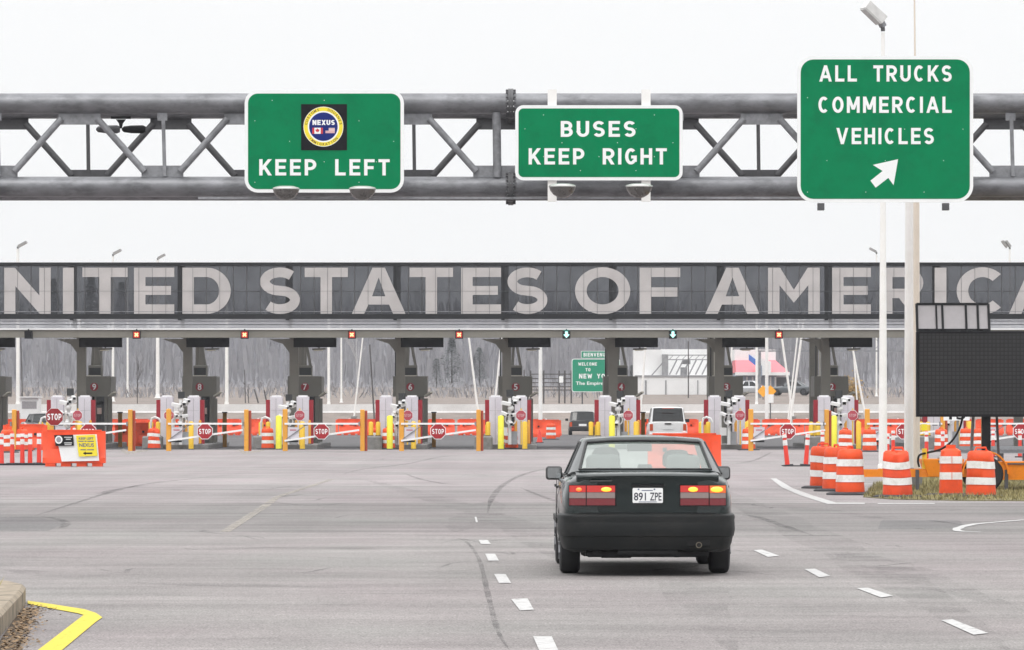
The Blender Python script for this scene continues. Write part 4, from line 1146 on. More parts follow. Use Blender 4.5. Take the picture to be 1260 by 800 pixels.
for k_ in range(10, 0, -1):
    x = BX(k_); n = bname(k_)
    make_island(k_)
    lab = 'grey toll booth with number %d on its red plate' % k_
    if k_ == 10: lab = 'grey toll booth cut off by the left edge of the picture'
    if k_ == 1: lab = 'grey toll booth mostly hidden behind the dark message board'
    b = place(b0, (x, BD, 0), lab)
    if k_ in range(2, 10):
        pl = [c for c in b.children if c.name.startswith('number_plate')][0]
        mb = MB(); put_font(mb, str(k_), -.085, .085, -.14, .14, -.004, .02)
        mb.build('numeral', M['sign_white'], pl, smooth=0, normals=False)
    place(pl0, (x - .86, 189.4, .2), 'white portal pillar with a maroon edge, left in front of ' + n)
    place(pr0, (x + .24, 190.3, .2), 'white portal pillar with a maroon edge, right in front of ' + n)
    rv = random.Random(k_ * 7); ms_ = place(ms0, (x - .26 + rv.uniform(-.06, .08), 188.4, .2), 'white mast crowded with cameras between the pillars of ' + n)
    ms_.rotation_euler = (0, 0, rv.uniform(-.5, .5)); ms_.scale = (1.1, 1.1, rv.uniform(.92, 1.06))
    st_ = place(st0, (x + (.13 if k_ != 8 else -.7) + rv.uniform(-.06, .14), 188.0, 0), 'small faded red stop sign between the pillars of ' + n)
    st_.rotation_euler = (0, 0, rv.uniform(-.35, .45))
    place(ld0, (x + .62, 193.6, 0), 'blank black message sign hung from the canopy above ' + n)
    place(fl0, (x + .78, 194.2, 0), 'small floodlight under the black message sign right of ' + n)
    place(nb0, (x - 1.48, 188.7, .56), 'left of the two short yellow bollards on the nose of ' + n)
    place(nb0, (x - 1.17, 188.7, .56), 'right of the two short yellow bollards on the nose of ' + n)
    if k_ in (9, 8, 7, 6, 3, 2, 1):
        place(gt0, (x - .08 + (9 - k_) * .045, GATE_D, 0), 'closed white barrier gate with STOP sign right of ' + n)
    if k_ not in (5, 4): place(ep0, (x + 3.12 + (9 - k_) * .03, GATE_D, 0), 'amber and rust red post ending the gate of ' + n)
    place(bl0, (x + .40, 186.6, 0), 'tall yellow bollard on the road right in front of ' + n)
    place(th0, (x + .02, 188.9, .2), 'thin amber post, left of two under the right pillar of ' + n)
    place(th0, (x + .58, 189.4, .2), 'thin amber post, right of two under the right pillar of ' + n)
    if k_ in (7, 6, 5, 4, 2): place(lm0, (x - .62, 186.9, 0), 'lime yellow sleeved bollard at the left pillar of ' + n)
    if k_ in (9, 8, 7, 3): place(cg0, (x - 1.32, 188.2, 0), 'white bent pipe guard left of the pillars of ' + n)
    if k_ in (9, 8, 6, 4): place(bw0, (x + 1.05, 198.5, 0), 'brown timber post behind the right corner of ' + n)
# ------------------------------------------------------------------ drums, barriers, delineators
def make_drum(m, wob=0.0, name='traffic_drum'):
    t = empty(name, '', 'traffic drum', (0, 0, 0))
    n = 24
    prof = [(.285, .05), (.29, .10), (.275, .24), (.283, .25), (.268, .40), (.275, .41), (.262, .55), (.27, .56), (.252, .71), (.258, .72), (.240, .86), (.20, .90), (.06, .905), (.001, .905)]
    b = MB(); rs = []
    rd = random.Random(int(wob * 1000) + 3)
    ph = rd.uniform(0, 6)
    for r, z in prof:
        rs.append([((r * (1 + wob * math.sin(3 * a + ph + z * 5) * (z / .9))) * math.cos(a) + wob * .3 * z, r * (1 + wob * math.sin(2 * a + ph)) * math.sin(a), z - wob * .25 * (z / .9) * (1 + math.sin(a * 2 + ph))) for a in [2 * math.pi * i / n for i in range(n)]])
    b.rings(rs); d = b.build('drum_body', m, t, smooth=40)
    for z0, z1 in ((.255, .395), (.565, .705)):
        q = MB(); rr = []
        for z in (z0, z1):
            r = .2735 if z0 < .4 else .261
            r += .004 + (.0 if z == z1 else .008)
            rr.append([((r * (1 + wob * math.sin(3 * a + ph + z * 5) * (z / .9))) * math.cos(a) + wob * .3 * z, r * (1 + wob * math.sin(2 * a + ph)) * math.sin(a), z - wob * .25 * (z / .9) * (1 + math.sin(a * 2 + ph))) for a in [2 * math.pi * i / n for i in range(n)]])
        q.rings(rr, caps=False); q.build('reflective_band', M['band'], t, smooth=40)
    MB().sweep([(-.12, 0, .89), (-.10, 0, .955), (.10, 0, .955), (.12, 0, .89)], .022, 6).build('handle', m, t)
    MB().lathe([(.47, 0), (.47, .03), (.40, .055), (.29, .06)], 28).build('rubber_base', M['rubber_base'], t)
    return t
dr0 = make_drum(M['orange'], .0); dr1 = make_drum(M['orange'], .05); dr2 = make_drum(M['orange2'], .09)
DG = 'orange traffic drums with white bands'
for p in (dr0, dr1, dr2): p['group'] = DG
def drum(px, py, proto, label, sc_=1.0):
    p = G(px, py); o = place(proto, p, label); o.scale = (sc_, sc_, sc_); o.rotation_euler = (0, 0, random.uniform(0, 6)); return o
drum(1013, 601, dr1, 'leftmost drum of the three clustered beside the grass, dented')
drum(1029, 604.5, dr0, 'middle drum of the three clustered beside the grass, half hidden')
drum(1046, 609, dr0, 'front right drum of the three clustered beside the grass')
drum(1104.5, 612.5, dr2, 'crumpled orange drum standing in front of the cream pole')
drum(1207, 612.5, dr1, 'orange drum in front of the trailer wheel')
# the squarer one with split bands
def make_panel_drum():
    t = empty('channelizer_drum', 'narrow orange drum with split white bands in front of the trailer tool box', 'traffic drum', (0, 0, 0), group=DG)
    def ring(w, dd, z): return [(x, y, z) for x, y in rrect(-w, w, -dd, dd, min(w, dd) * .6, 4)]
    MB().rings([ring(.225, .17, .05), ring(.215, .16, .3), ring(.205, .15, .7), ring(.19, .13, .88), ring(.12, .08, .93)]).build('drum_body', M['orange'], t, smooth=40)
    for z0, z1 in ((.33, .47), (.64, .78)):
        MB().rings([ring(.217, .163, z0), ring(.211, .156, z1)], caps=False).build('reflective_band', M['band'], t, smooth=40)
        MB().box(.0, .008, -.168, -.160, z0, z1).build('band_joint', M['orange'], t, smooth=0)
    MB().box(-.09, .09, -.03, .03, .93, 1.0).build('handle', M['orange'], t)
    MB().lathe([(.52, 0), (.52, .03), (.44, .06), (.2, .065)], 24).build('rubber_base', M['rubber_base'], t)
    return t
make_panel_drum().location = G(1170, 611)
# drums by the booths
for px, py, pr, lab in ((329, 553, dr0, 'orange drum at the nose of booth 7'), (462, 552.5, dr0, 'left one of two orange drums at the nose of booth 6'), (478, 552.8, dr0, 'right one of two orange drums at the nose of booth 6'),
                        (614, 551.5, dr1, 'left one of two orange drums at the nose of booth 5'), (629.5, 552.6, dr0, 'right one of two orange drums at the nose of booth 5'),
                        (921, 554, dr0, 'single orange drum at the nose of booth 3'), (1040, 556.5, dr1, 'orange drum between the bollards of booth 2'), (1070, 556, dr0, 'orange drum right of the yellow bollard of booth 2'),
                        (189, 553, dr2, 'red orange drum at the nose of booth 8'), (9, 557, dr1, 'orange drum behind the row of delineators, nearer the left edge'), (27, 555, dr2, 'orange drum behind the delineators, just left of the STOP sign'),
                        (1189, 554, dr0, 'orange drum under the message board, left of the black mast'), (1205, 553.5, dr1, 'orange drum seen under the message board, right beside the black mast'), (1158, 556, dr1, 'orange drum seen behind the yellow trailer upright'),
                        (678, 541, dr0, 'orange drum in front of the orange barriers right of booth 5'), (1084, 549, dr0, 'orange drum behind the left white pole')):
    drum(px, py, pr, lab)
# drums far behind
for i, (px, py) in enumerate(((166, 530), (184, 531), (207, 530), (152, 531), (262, 531), (120, 531), (1100, 533), (1062, 534), (900, 533))):
    drum(px, py, dr0, 'distant orange drum behind the toll booths')
# --- water filled barrier
def make_barrier(m, L=1.85, H=1.05):
    t = empty('water_barrier', '', 'barrier', (0, 0, 0))
    n = 11; prof = [(-.28, .10), (-.28, .26), (-.12, .52), (-.09, H), (.09, H), (.12, .52), (.28, .26), (.28, .10)]
    rs = []
    for i in range(n):
        x = -L / 2 + L * i / (n - 1); q = .035 * (1 if i in (2, 3, 7, 8) else 0)
        rs.append([(x, y + (q if y < 0 else -q) * (1 if .2 < z < H - .1 else 0), z) for y, z in prof])
    b = MB().rings(rs)
    for i in range(4): b.box(-L / 2 + .08 + i * L / 4, -L / 2 + .38 + i * L / 4, -.27, .27, 0, .10)
    b.build('barrier_shell', m, t, smooth=30)
    MB().box(-L / 2 + .12, L / 2 - .12, -.10, .10, H, H + .04).build('top_ridge', m, t, smooth=0)
    h = MB()
    for x in (-L * .27, L * .23): h.box(x - .05, x + .05, -.142, -.10, .62, .72)
    h.build('slot_shade', M['blackplate'], t, smooth=0)  # solid black blocks, painted as the shade of open slots
    MB().lathe([(.05, 0), (.05, .05), (.02, .06)], 10, (0, 0, H + .035)).build('fill_cap', M['whitecam'], t)
    return t
br0 = make_barrier(M['orange2'])
BG = 'orange water filled barriers'
def barrier(x, y, lab, rz=0.0, group=BG):
    o = place(br0, (x, y, 0), lab); o.rotation_euler = (0, 0, rz); o['group'] = group; return o
big = barrier(*G(842, 586)[:2], 'orange barrier end showing beside the right roof pillar of the dark car', 0)
nb = barrier(*G(91.5, 574)[:2], 'orange barrier carrying the white board and the yellow NEXUS sign', R(2))
barrier(*G(31, 554)[:2], 'red orange barrier behind the drums at the left edge', R(4))
barrier(*G(166, 549)[:2], 'orange barrier standing between booths 9 and 8', R(-8))
barrier(*G(108, 543)[:2], 'orange barrier half hidden behind the pillars of booth 9')
for i in range(40):
    px = -20 + i * 37.5
    if any(a < px < b for a, b in ((25, 130), (385, 425), (690, 800))): continue
    p = W(px, 0, 292 + 2.5 * math.sin(i * 1.7)); 
    o = barrier(p.x, p.y, 'orange water filled barrier in the long row behind the toll booths', R(6 * math.sin(i * 2.3)), 'orange barriers in the row behind the booths')
for px, py, lab in ((672, 538, 'left'),):
    barrier(*G(px, py)[:2], 'orange barrier standing nearest to the small red cone', R(10))
# boards on the near left barrier
pb = nb.location
def lean(name, label, cat, pts_px, d, th, m):                # upright board set from its corner pixels at the barrier's distance
    c = W(sum(p[0] for p in pts_px) / 4, max(p[1] for p in pts_px), d)
    t = empty(name, label, cat, c)
    k = d / F
    P = [((px - 630) * k - c.x, HC + (HY - py) * k - c.z) for px, py in pts_px]
    MB().prism(P, 0, th).build('panel', m, t, smooth=0)
    return t, (lambda px, py: ((px - 630) * k - c.x, HC + (HY - py) * k - c.z))
bd = pb.y - .36
lean('blank_board', 'blank white board leaning on the front of the orange barrier', 'board', [(76, 568), (122, 567), (119, 534.5), (69, 535.5)], bd, .02, M['sign_white'])
t, q = lean('nexus_notice', 'yellow notice reading KEEP LEFT and NEXUS with a left arrow on the orange barrier', 'sign', [(97, 562), (120, 561), (117, 535), (93.5, 536)], bd - .05, .015, M['yellow'])
def tb(txt, x0, x1, y0, y1, m, font=True, yy=-.003, par=None, qq=None):
    qq = qq or q; a = qq(x0, y1); b = qq(x1, y0); mb = MB()
    (put_font(mb, txt, a[0], b[0], a[1], b[1], yy, .02) if font else put_text(mb, txt, a[0], b[0], a[1], b[1], yy, t=.2))
    mb.build('lettering', m, par or t, smooth=0, normals=False)
m_blue = mat('blue_print', (.06, .08, .22), .5)
tb('KEEP LEFT', 97, 115, 538.2, 541, m_blue); tb('NEXUS', 97.5, 115.5, 545.5, 550, m_blue)
mb = MB()
for x0, x1, y in ((96.5, 103, 543), (104, 106.5, 543), (107.5, 115.5, 543), (99, 106, 553.5), (107, 115.5, 553.5)):
    a = q(x0, y + .6); b = q(x1, y - .5); mb.quad((a[0], -.003, a[1]), (b[0], -.003, a[1]), (b[0], -.003, b[1]), (a[0], -.003, b[1]))
mb.build('small_print', m_blue, t, smooth=0, normals=False)
mb = MB(); mb.add([(*q(x, y)[:1], -.004, q(x, y)[1]) for x, y in ((102, 557.8), (105.5, 555.8), (105.5, 557), (113.5, 556.8), (113.5, 558.6), (105.5, 558.8), (105.5, 560))], [tuple(range(7))])
mb.build('arrow', M['black'], t, smooth=0, normals=False)
t, q = lean('agency_board', 'black board with a round pale seal on the orange barrier', 'sign', [(68.5, 548.8), (91, 548.5), (90, 535), (66.5, 535.5)], bd - .05, .015, M['blackm'])
c = q(72.3, 541.2); k = bd / F
mb = MB(); mb.add([(c[0] + 4.6 * k * math.cos(a), -.004, c[1] + 5 * k * math.sin(a)) for a in [2 * math.pi * i / 24 for i in range(24)]], [tuple(range(24))]); mb.build('seal', M['sign_white'], t, smooth=0, normals=False)
mb = MB(); mb.add([(c[0] + 3.0 * k * math.cos(a), -.006, c[1] + 3.3 * k * math.sin(a)) for a in [2 * math.pi * i / 24 for i in range(24)]], [tuple(range(24))]); mb.build('seal_centre', mat('seal_grey', (.30, .31, .34), .5), t, smooth=0, normals=False)
mb = MB()
for x0, x1, y in ((79, 88.5, 538.2), (81, 87, 540.6), (79, 88.5, 545), (79.5, 88, 547)):
    a = q(x0, y + .6); b = q(x1, y - .6); mb.quad((a[0], -.003, a[1]), (b[0], -.003, a[1]), (b[0], -.003, b[1]), (a[0], -.003, b[1]))
mb.build('small_print', mat('pale_print', (.55, .56, .56), .5), t, smooth=0, normals=False)
# STOP sign on a thin post behind it
t = empty('stop_sign', 'large dark red STOP sign on a thin post behind the orange barrier at left', 'stop sign', G(67, 566))
sd_ = t.location.y; r_ = 10.6 / S(sd_) / math.cos(R(22.5)); zc_ = HC + (HY - 513) / F * sd_
MB().tube((0, .03, 0), (0, .03, zc_ + r_ * .9), .025, n=8).build('post', M['galv_dk'], t)
MB().lathe([(.3, 0), (.3, .05), (.05, .07)], 14).build('base', M['rubber_base'], t)
f = MB().prism(ngon(0, 0, r_, 8, R(22.5)), -.012, .004).build('sign_face', M['sign_white'], t, loc=(0, 0, zc_), smooth=0)
MB().prism(ngon(0, 0, r_ * .965, 8, R(22.5)), -.017, -.011).build('red_panel', mat('deep_stop_red', C8(140, 14, 26), .45), f, smooth=0)
mb = MB(); put_text(mb, 'STOP', -r_ * .76, r_ * .76, -r_ * .34, r_ * .34, -.0185, t=.19, gap=.16); mb.build('lettering', M['sign_white'], f, smooth=0, normals=False)
# --- delineator posts
def make_delin(h):
    t = empty('delineator', '', 'delineator', (0, 0, 0), group='red delineator posts with white bands')
    MB().lathe([(.075, .04), (.07, .2), (.055, h - .03), (.03, h), (.001, h)], 14).build('post', M['redorange'], t)
    for z0, z1 in ((h - .13, h - .03), (h - .36, h - .2)):
        MB().lathe([(.0705, z0), (.066, z1)], 14).build('reflective_band', M['band'], t)
    MB().box(-.17, .17, -.12, .12, 0, .045).build('rubber_base', M['rubber_base'], t)
    return t
de0 = make_delin(.98)
spots = [(2, 572), (15, 571.5), (27.5, 571.5), (37, 571.5), (48, 571)]
lbls = ['at the left edge of the left row', 'in the left row, second from the left edge', 'in the middle of the left row', 'in the left row, second from the orange barrier', 'in the left row, next to the orange barrier']
for (px, py), l_ in zip(spots, lbls): place(de0, G(px, py), 'red post with white bands ' + l_)
cb = empty('rubber_kerb', 'low black rubber kerb strip under the left row of red delineators', 'lane kerb', G(20, 572.6))
MB().cbox(-1.2, .95, -.10, .02, 0, .05, .01).build('kerb_strip', M['rubber'], cb)
for (px, py), l_ in zip([(969, 573.5), (991.5, 573), (1099, 563), (1140, 566), (1160, 565), (1222, 563), (1255, 563), (1012, 566), (1092, 571)],
        ['left of the two leaning right of the car', 'right of the two leaning right of the car', 'between the two white poles', 'left of two behind the yellow trailer upright', 'right of two behind the yellow trailer upright', 'behind the grey guard rail near the black mast', 'behind the grey guard rail at the right edge', 'sticking up behind the three clustered drums', 'just right of the left white pole']):
    o = place(de0, G(px, py), 'red delineator with white bands ' + l_)
    if px < 1000: o.rotation_euler = (0, R(-6 if px < 980 else 4), 0)
cb = empty('rubber_kerb', 'black rubber plate under the two leaning red posts right of the dark car', 'lane kerb', G(981, 574))
MB().cbox(-.42, .42, -.16, .10, 0, .035, .01).build('kerb_strip', M['rubber'], cb)
# traffic cone by the far barriers
t = empty('traffic_cone', 'small red cone with a white collar beside the barriers right of booth 5', 'cone', G(664, 545))
MB().lathe([(.16, .03), (.03, .68), (.001, .69)], 14).build('cone_body', M['redorange'], t)
MB().lathe([(.092, .34), (.062, .52)], 14).build('collar', M['band'], t); MB().box(-.2, .2, -.2, .2, 0, .035).build('foot', M['rubber_base'], t)

# ------------------------------------------------------------------ light poles
def lamp_pole(label, px, pyb, pyt, w_px, d, head='cobra', taper=.6, m=None, zb=None, hd=1, group='tall white light poles'):
    b = W(px, pyb, d); z0 = terr(d) if zb is None else zb
    zt2 = HC + (HY - pyt) / F * d
    t = empty('light_pole', label, 'light pole', (b.x, d, z0), group=group)
    r = w_px / 2 / S(d)
    n = 24 if r > .08 else 12
    MB().tube((0, 0, 0), (0, 0, zt2 - z0), r, r * taper, n).build('pole_shaft', m or M['whitepole'], t)
    MB().lathe([(r * 1.9, 0), (r * 1.9, .04), (r * 1.3, .07), (r * 1.15, .3), (r, .32)], n).build('base_flange', m or M['whitepole'], t)
    h = zt2 - z0; s = 1.0
    if head in ('cobra', 'flood', 'double'):
        MB().box(-.07, .07, -.07, .07, h - .05, h + .16).build('pole_cap', M['galv_dk'], t, smooth=0)
        dirs = (hd,) if head != 'double' else (-1, -.45)
        for q_ in dirs:
            hb = MB(); L_h = .62 if head == 'cobra' else .55
            a = Vector((.05 * q_, 0, h + .18)); e = Vector((.05 * q_ + q_ * L_h, -.12, h + .50))
            if head == 'double': a = Vector((q_ * .5 + .25, 0, h + .15)); e = Vector((q_ * .5 - .12, -.1, h + .62))
            hb.beam(a, e, .34, .17); o = hb.build('lamp_head', mat('lamp_grey', (.33, .325, .32), .5, .2), t, smooth=0)
            MB().beam(a + Vector((0, -.02, -.10)), e + Vector((0, -.02, -.10)), .28, .04).build('lamp_glass', mat('lamp_lens_grey', (.45, .45, .44), .25), o, smooth=0)
    return t
pa = G(1086, 587)
lamp_pole('white pole rising behind the truck sign to a flood lamp', 1086.5, 587, 40, 11, pa.y, 'none', .42, zb=0)
hp = W(1085, 36, pa.y)
pole = [o for o in COL.objects if o.name == 'light_pole'][0]
hh = hp.z
MB().tube((0, 0, hh - .05), (-.02, 0, hh + .28), .055, .05, 10).build('lamp_neck', M['galv_dk'], pole)
MB().beam((.0, 0, hh + .18), (-.08, -.05, hh + .12), .16, .2).build('lamp_bracket', M['galv_lt'], pole, smooth=0)
hb = MB(); a = Vector((-.02, 0, hh + .22)); e = Vector((-.46, -.15, hh + .60)); hb.beam(a, e, .36, .22); hb.build('lamp_head', mat('pale_lamp', (.62, .62, .61), .4), pole, smooth=0)
MB().beam(a + Vector((-.09, -.06, -.09)), e + Vector((-.05, -.06, -.11)), .30, .05).build('lamp_glass', mat('lamp_lens_grey', (.45, .45, .44), .25), pole, smooth=0)
pb_ = G(1118, 601)
t = empty('flag_pole', 'thick white pole just left of the message board', 'pole', (pb_.x, pb_.y, 0))
r = 5.8 / S(pb_.y)
MB().tube((0, 0, 0), (.02, 0, 9.2), r, r * .8, 28).build('pole_shaft', M['whitepole'], t)
MB().lathe([(r * 1.5, 0), (r * 1.5, .30), (r * 1.35, .42), (r, .44)], 20).build('concrete_foot', M['concrete'], t)
pc_ = G(1127.5, 599)
t = empty('mast_pole', 'cream mast close behind the thick white pole, thinning above the truck sign', 'pole', (pc_.x, pc_.y, 0))
r = 4.6 / S(pc_.y)
MB().tube((0, 0, 0), (0, 0, 6.4), r, r * .82, 24).build('pole_shaft', M['tanpole'], t)
MB().tube((0, 0, 6.4), (-.05, 0, 11.6), r * .3, r * .2, 12).build('top_mast', M['tanpole'], t)
MB().lathe([(r * 1.6, 0), (r * 1.6, .25), (r, .3)], 20).build('base_collar', M['concrete'], t)
# distant poles behind the canopy: px, lower row, top row, width, distance, head
for px, pt, w_, d, head, hd, lab in ((22, 306, 4.6, 330, 'cobra', 1, 'tall white light pole at the left edge with its lamp above the canopy'), (139, 315, 3.2, 360, 'cobra', 1, 'white light pole behind booth 9 with its lamp just above the canopy'),
                            (194, 320, 4.6, 400, 'cobra', 1, 'white light pole left of booth 8 whose lamp barely clears the canopy'), (157, 330, 2.6, 420, 'none', 1, 'thin white pole between booths 9 and 8'),
                            (279, 330, 4.4, 330, 'none', 1, 'white pole right of booth 8'), (404.5, 340, 3.6, 330, 'cobra', 1, 'white light pole right of booth 7 with its lamp behind the letter T'), (420, 345, 2.4, 350, 'none', 1, 'thinnest white pole right of booth 7'),
                            (665, 338, 5, 280, 'cobra', -1, 'white light pole right of booth 5 with its lamp behind the letter S'), (931, 350, 3.2, 330, 'none', 1, 'thinner one of two white poles right of booth 3'), (943.5, 350, 4.6, 300, 'none', 1, 'thicker one of two white poles right of booth 3'),
                            (1078.5, 312, 2.2, 420, 'cobra', -1, 'thin light pole with a small lamp left of the white pole'), (1242.5, 306, 3, 350, 'double', 1, 'light pole with two flood lamps above the letter C at the right'), (98, 340, 2.6, 420, 'none', 1, 'thin white pole behind the column of booth 9')):
    lamp_pole(lab, px, 510, pt, w_, d, head, .75, hd=hd)
# slanted white masts
def slanted(label, xb, yb, xt, yt, w_, d):
    a = W(xb, yb, d); b = W(xt, yt, d); z0 = terr(d)
    t = empty('slanted_mast', label, 'mast', (a.x, d, z0), group='slanted white masts behind the booths')
    MB().tube((0, 0, 0), (b.x - a.x, 0, b.z - z0), w_ / 2 / S(d), w_ / 2 / S(d) * .85, 10).build('mast_shaft', M['whitepole'], t)
    MB().lathe([(.22, 0), (.22, .12), (.08, .14)], 12).build('mast_foot', M['concrete'], t)
for a in (('slanted white mast leaning left between booths 6 and 5', 590, 505, 575, 400, 2.8, 310), ('thin slanted white mast leaning right, left of booth 6', 435.5, 505, 448, 400, 2, 315), ('slanted white mast leaning right, close left of booth 5', 606.5, 500, 619, 400, 2.4, 312),
          ('slanted mast leaning left, right of booth 3', 976, 505, 957, 380, 3, 315), ('thick slanted mast leaning right, right of booth 3', 971, 512, 991, 380, 3.2, 306), ('thin slanted mast beside the thick one right of booth 3', 969, 512, 985, 380, 2, 309),
          ('slanted white mast leaning right, close left of the red roofed shop', 895, 490, 903, 390, 2.4, 318), ('slanted white mast in front of the white building', 787, 505, 797, 390, 2.8, 312), ('slanted mast leaning left, right of booth 2', 1066, 505, 1042, 390, 2.8, 312), ('slender slanted mast leaning left, nearest to booth 2', 1056, 505, 1047, 390, 2, 316)):
    slanted(*a)
# ------------------------------------------------------------------ cars
def resample(P, n):                                   # even points along a polyline
    P = [Vector(p) for p in P]; L = [0]
    for a, b in zip(P[:-1], P[1:]): L.append(L[-1] + (b - a).length)
    out = []
    for i in range(n):
        s = L[-1] * i / (n - 1); j = 0
        while j < len(L) - 2 and L[j + 1] < s: j += 1
        out.append(P[j].lerp(P[j + 1], (s - L[j]) / max(1e-6, L[j + 1] - L[j])))
    return out
def body_loft(stations, wells, well_r, name, m, parent):
    rs = []
    for (y, zt, wt, ws, zs, wm, zb) in stations:
        half = [(0, zt), (wt * .55, zt - .003), (wt * .9, zt - .012), (wt, zt - .035), (ws, zs), (wm - .004, (zs + .62) / 2), (wm, .62), (wm - .012, .42), (wm - .03, zb + .03), (wm - .10, zb), (0, zb)]
        rs.append([(x, y, z) for x, z in half] + [(-x, y, z) for x, z in reversed(half[1:-1])])
    mb = MB().rings(rs)
    me = mb.mesh(name)
    o = bpy.data.objects.new(name, me); COL.objects.link(o)
    cb = MB()
    for wy in wells:
        for s_ in (-1, 1):
            cb.lathe([(well_r, 0), (well_r, .42)], 32, (s_ * .58 if s_ > 0 else -1.0, wy, .31), 'x')
    cm = cb.mesh('cutter'); co = bpy.data.objects.new('cutter', cm); COL.objects.link(co)
    md = o.modifiers.new('cut', 'BOOLEAN'); md.operation = 'DIFFERENCE'; md.object = co; md.solver = 'EXACT'
    md2 = o.modifiers.new('bev', 'BEVEL'); md2.width = .012; md2.segments = 2; md2.limit_method = 'ANGLE'; md2.angle_limit = R(40)
    me2 = bpy.data.meshes.new_from_object(o.evaluated_get(bpy.context.evaluated_depsgraph_get()))
    bpy.data.objects.remove(o); bpy.data.objects.remove(co)
    me2.name = name
    me2.polygons.foreach_set('use_smooth', [True] * len(me2.polygons)); me2.set_sharp_from_angle(angle=R(32))
    me2.materials.clear(); me2.materials.append(m)
    o = bpy.data.objects.new(name, me2); COL.objects.link(o); o.parent = parent
    return o
def greenhouse(low, high, roof, seg, zs, m_body, m_trim, m_glass, parent):
    """low / high: half plan rings (x, y, z) from the rear middle round to the front middle; seg: which spans are glass"""
    def mix(a, b, t): return tuple(a[i] + (b[i] - a[i]) * t for i in range(3))
    n = len(low)
    full = lambda ring: ring + [(-x, y, z) for x, y, z in reversed(ring[1:-1])]
    r0 = full(low); r1 = full([mix(a, b, .05) for a, b in zip(low, high)]); r2 = full([mix(a, b, .955) for a, b in zip(low, high)]); r3 = full(high)
    r3b = full([(x * .975, y * .985 + .015 * 1.95, z + roof[0] * .62) for x, y, z in high]); r4 = full([(x * .92, y * .94 + .06 * 1.95, z + roof[0]) for x, y, z in high]); r5 = full([(x * .6, y * .6 + .4 * 1.95, z + roof[1]) for x, y, z in high])
    N = len(r0); c = (0, 1.95, max(z for _, _, z in high) + roof[2])
    isg = []
    for i in range(N):
        j = min(i, N - 1 - i) if i < n - 1 else N - 1 - i
        isg.append(seg.get(j))
    vs = r0 + r1 + r2 + r3 + r3b + r4 + r5 + [c]
    fs = []
    for k_ in range(6):
        for i in range(N):
            q = (i + 1) % N
            if k_ == 1 and isg[i]: continue
            fs.append((k_ * N + i, k_ * N + q, (k_ + 1) * N + q, (k_ + 1) * N + i))
    fs += [(6 * N + i, 6 * N + (i + 1) % N, 7 * N) for i in range(N)]
    mb = MB(); mb.add(vs, fs)
    me = mb.mesh('cabin_shell'); me.materials.append(m_body)
    o = bpy.data.objects.new('cabin_shell', me); COL.objects.link(o); o.parent = parent
    sd_ = o.modifiers.new('solid', 'SOLIDIFY'); sd_.thickness = .035; sd_.offset = -1
    me2 = bpy.data.meshes.new_from_object(o.evaluated_get(bpy.context.evaluated_depsgraph_get())); o.modifiers.clear(); o.data = me2
    me2.polygons.foreach_set('use_smooth', [True] * len(me2.polygons)); me2.set_sharp_from_angle(angle=R(52))
    groups = {}
    for i in range(N):
        if isg[i]: groups.setdefault((isg[i], 0 if isg[i] in ('rear_window', 'windscreen') else (1 if i < n - 1 else -1)), []).append(i)
    for (nm, _), ids in groups.items():
        g = MB(); t = MB()
        for i in ids:
            q = (i + 1) % N
            cen = Vector((0, 1.95, 1.2))
            P = [Vector(r1[i]), Vector(r1[q]), Vector(r2[q]), Vector(r2[i])]
            nn = (P[1] - P[0]).cross(P[3] - P[0]).normalized()
            if nn.dot(P[0] - cen) < 0: nn = -nn
            g.quad(*[p - nn * .012 for p in P])
        g.build(nm, m_glass[nm] if isinstance(m_glass, dict) else m_glass, parent, smooth=60)
        # rubber seal round the opening
        loop = [Vector(r1[i]) for i in ids] + [Vector(r1[(ids[-1] + 1) % N])] + [Vector(r2[(ids[-1] + 1) % N])] + [Vector(r2[i]) for i in reversed(ids)]
        if nm == 'rear_window' or nm == 'windscreen':
            order = ids if ids[0] != 0 else sorted(ids, key=lambda i: (i + N // 2) % N)
            loop = [Vector(r1[i]) for i in order] + [Vector(r1[(order[-1] + 1) % N])] + [Vector(r2[(order[-1] + 1) % N])] + [Vector(r2[i]) for i in reversed(order)]
        for a, b in zip(loop, loop[1:] + loop[:1]): t.tube(a, b, .013, n=6)
        t.build('window_seal', m_trim, parent)
    return o
def make_wheel(parent, x, y, r=.31, w=.2, m_rim=None):
    s_ = 1 if x > 0 else -1
    ty = MB().lathe([(r * .62, -w * .48), (r * .88, -w * .5), (r * .97, -w * .42), (r, -w * .28), (r, w * .28), (r * .97, w * .42), (r * .88, w * .5), (r * .62, w * .48)], 32, (0, 0, 0), 'x')
    wh = ty.build('wheel', M['rubber'], parent, loc=(x, y, r))
    rim = MB().lathe([(r * .62, s_ * w * .30), (r * .60, s_ * w * .46), (r * .5, s_ * w * .40), (r * .2, s_ * w * .44), (.001, s_ * w * .46)], 24, (0, 0, 0), 'x')
    for k_ in range(5):
        a = 2 * math.pi * k_ / 5; rim.box(0, 0, 0, 0, 0, 0) if False else rim.beam((s_ * w * .45, r * .15 * math.cos(a), r * .15 * math.sin(a)), (s_ * w * .44, r * .56 * math.cos(a), r * .56 * math.sin(a)), .05, .02)
    rim.build('rim', m_rim or M['galv_lt'], wh)
    return wh
m_paint = mat('dark_green_paint', (.005, .013, .0135), .25, .0, var=.12, scale=1.5, spec=.3, coat=.6, dirt=(.012, .014, .014), dirt_amt=.4, dirt_scale=1.3)
m_bump = mat('grey_bumper', (.008, .0095, .010), .55, var=.2, scale=3, stretch=(1, 1, 2), spec=.3, dirt=(.024, .023, .022), dirt_amt=.6, dirt_scale=2)
m_trim = mat('black_trim', (.014, .014, .015), .55, var=.1)
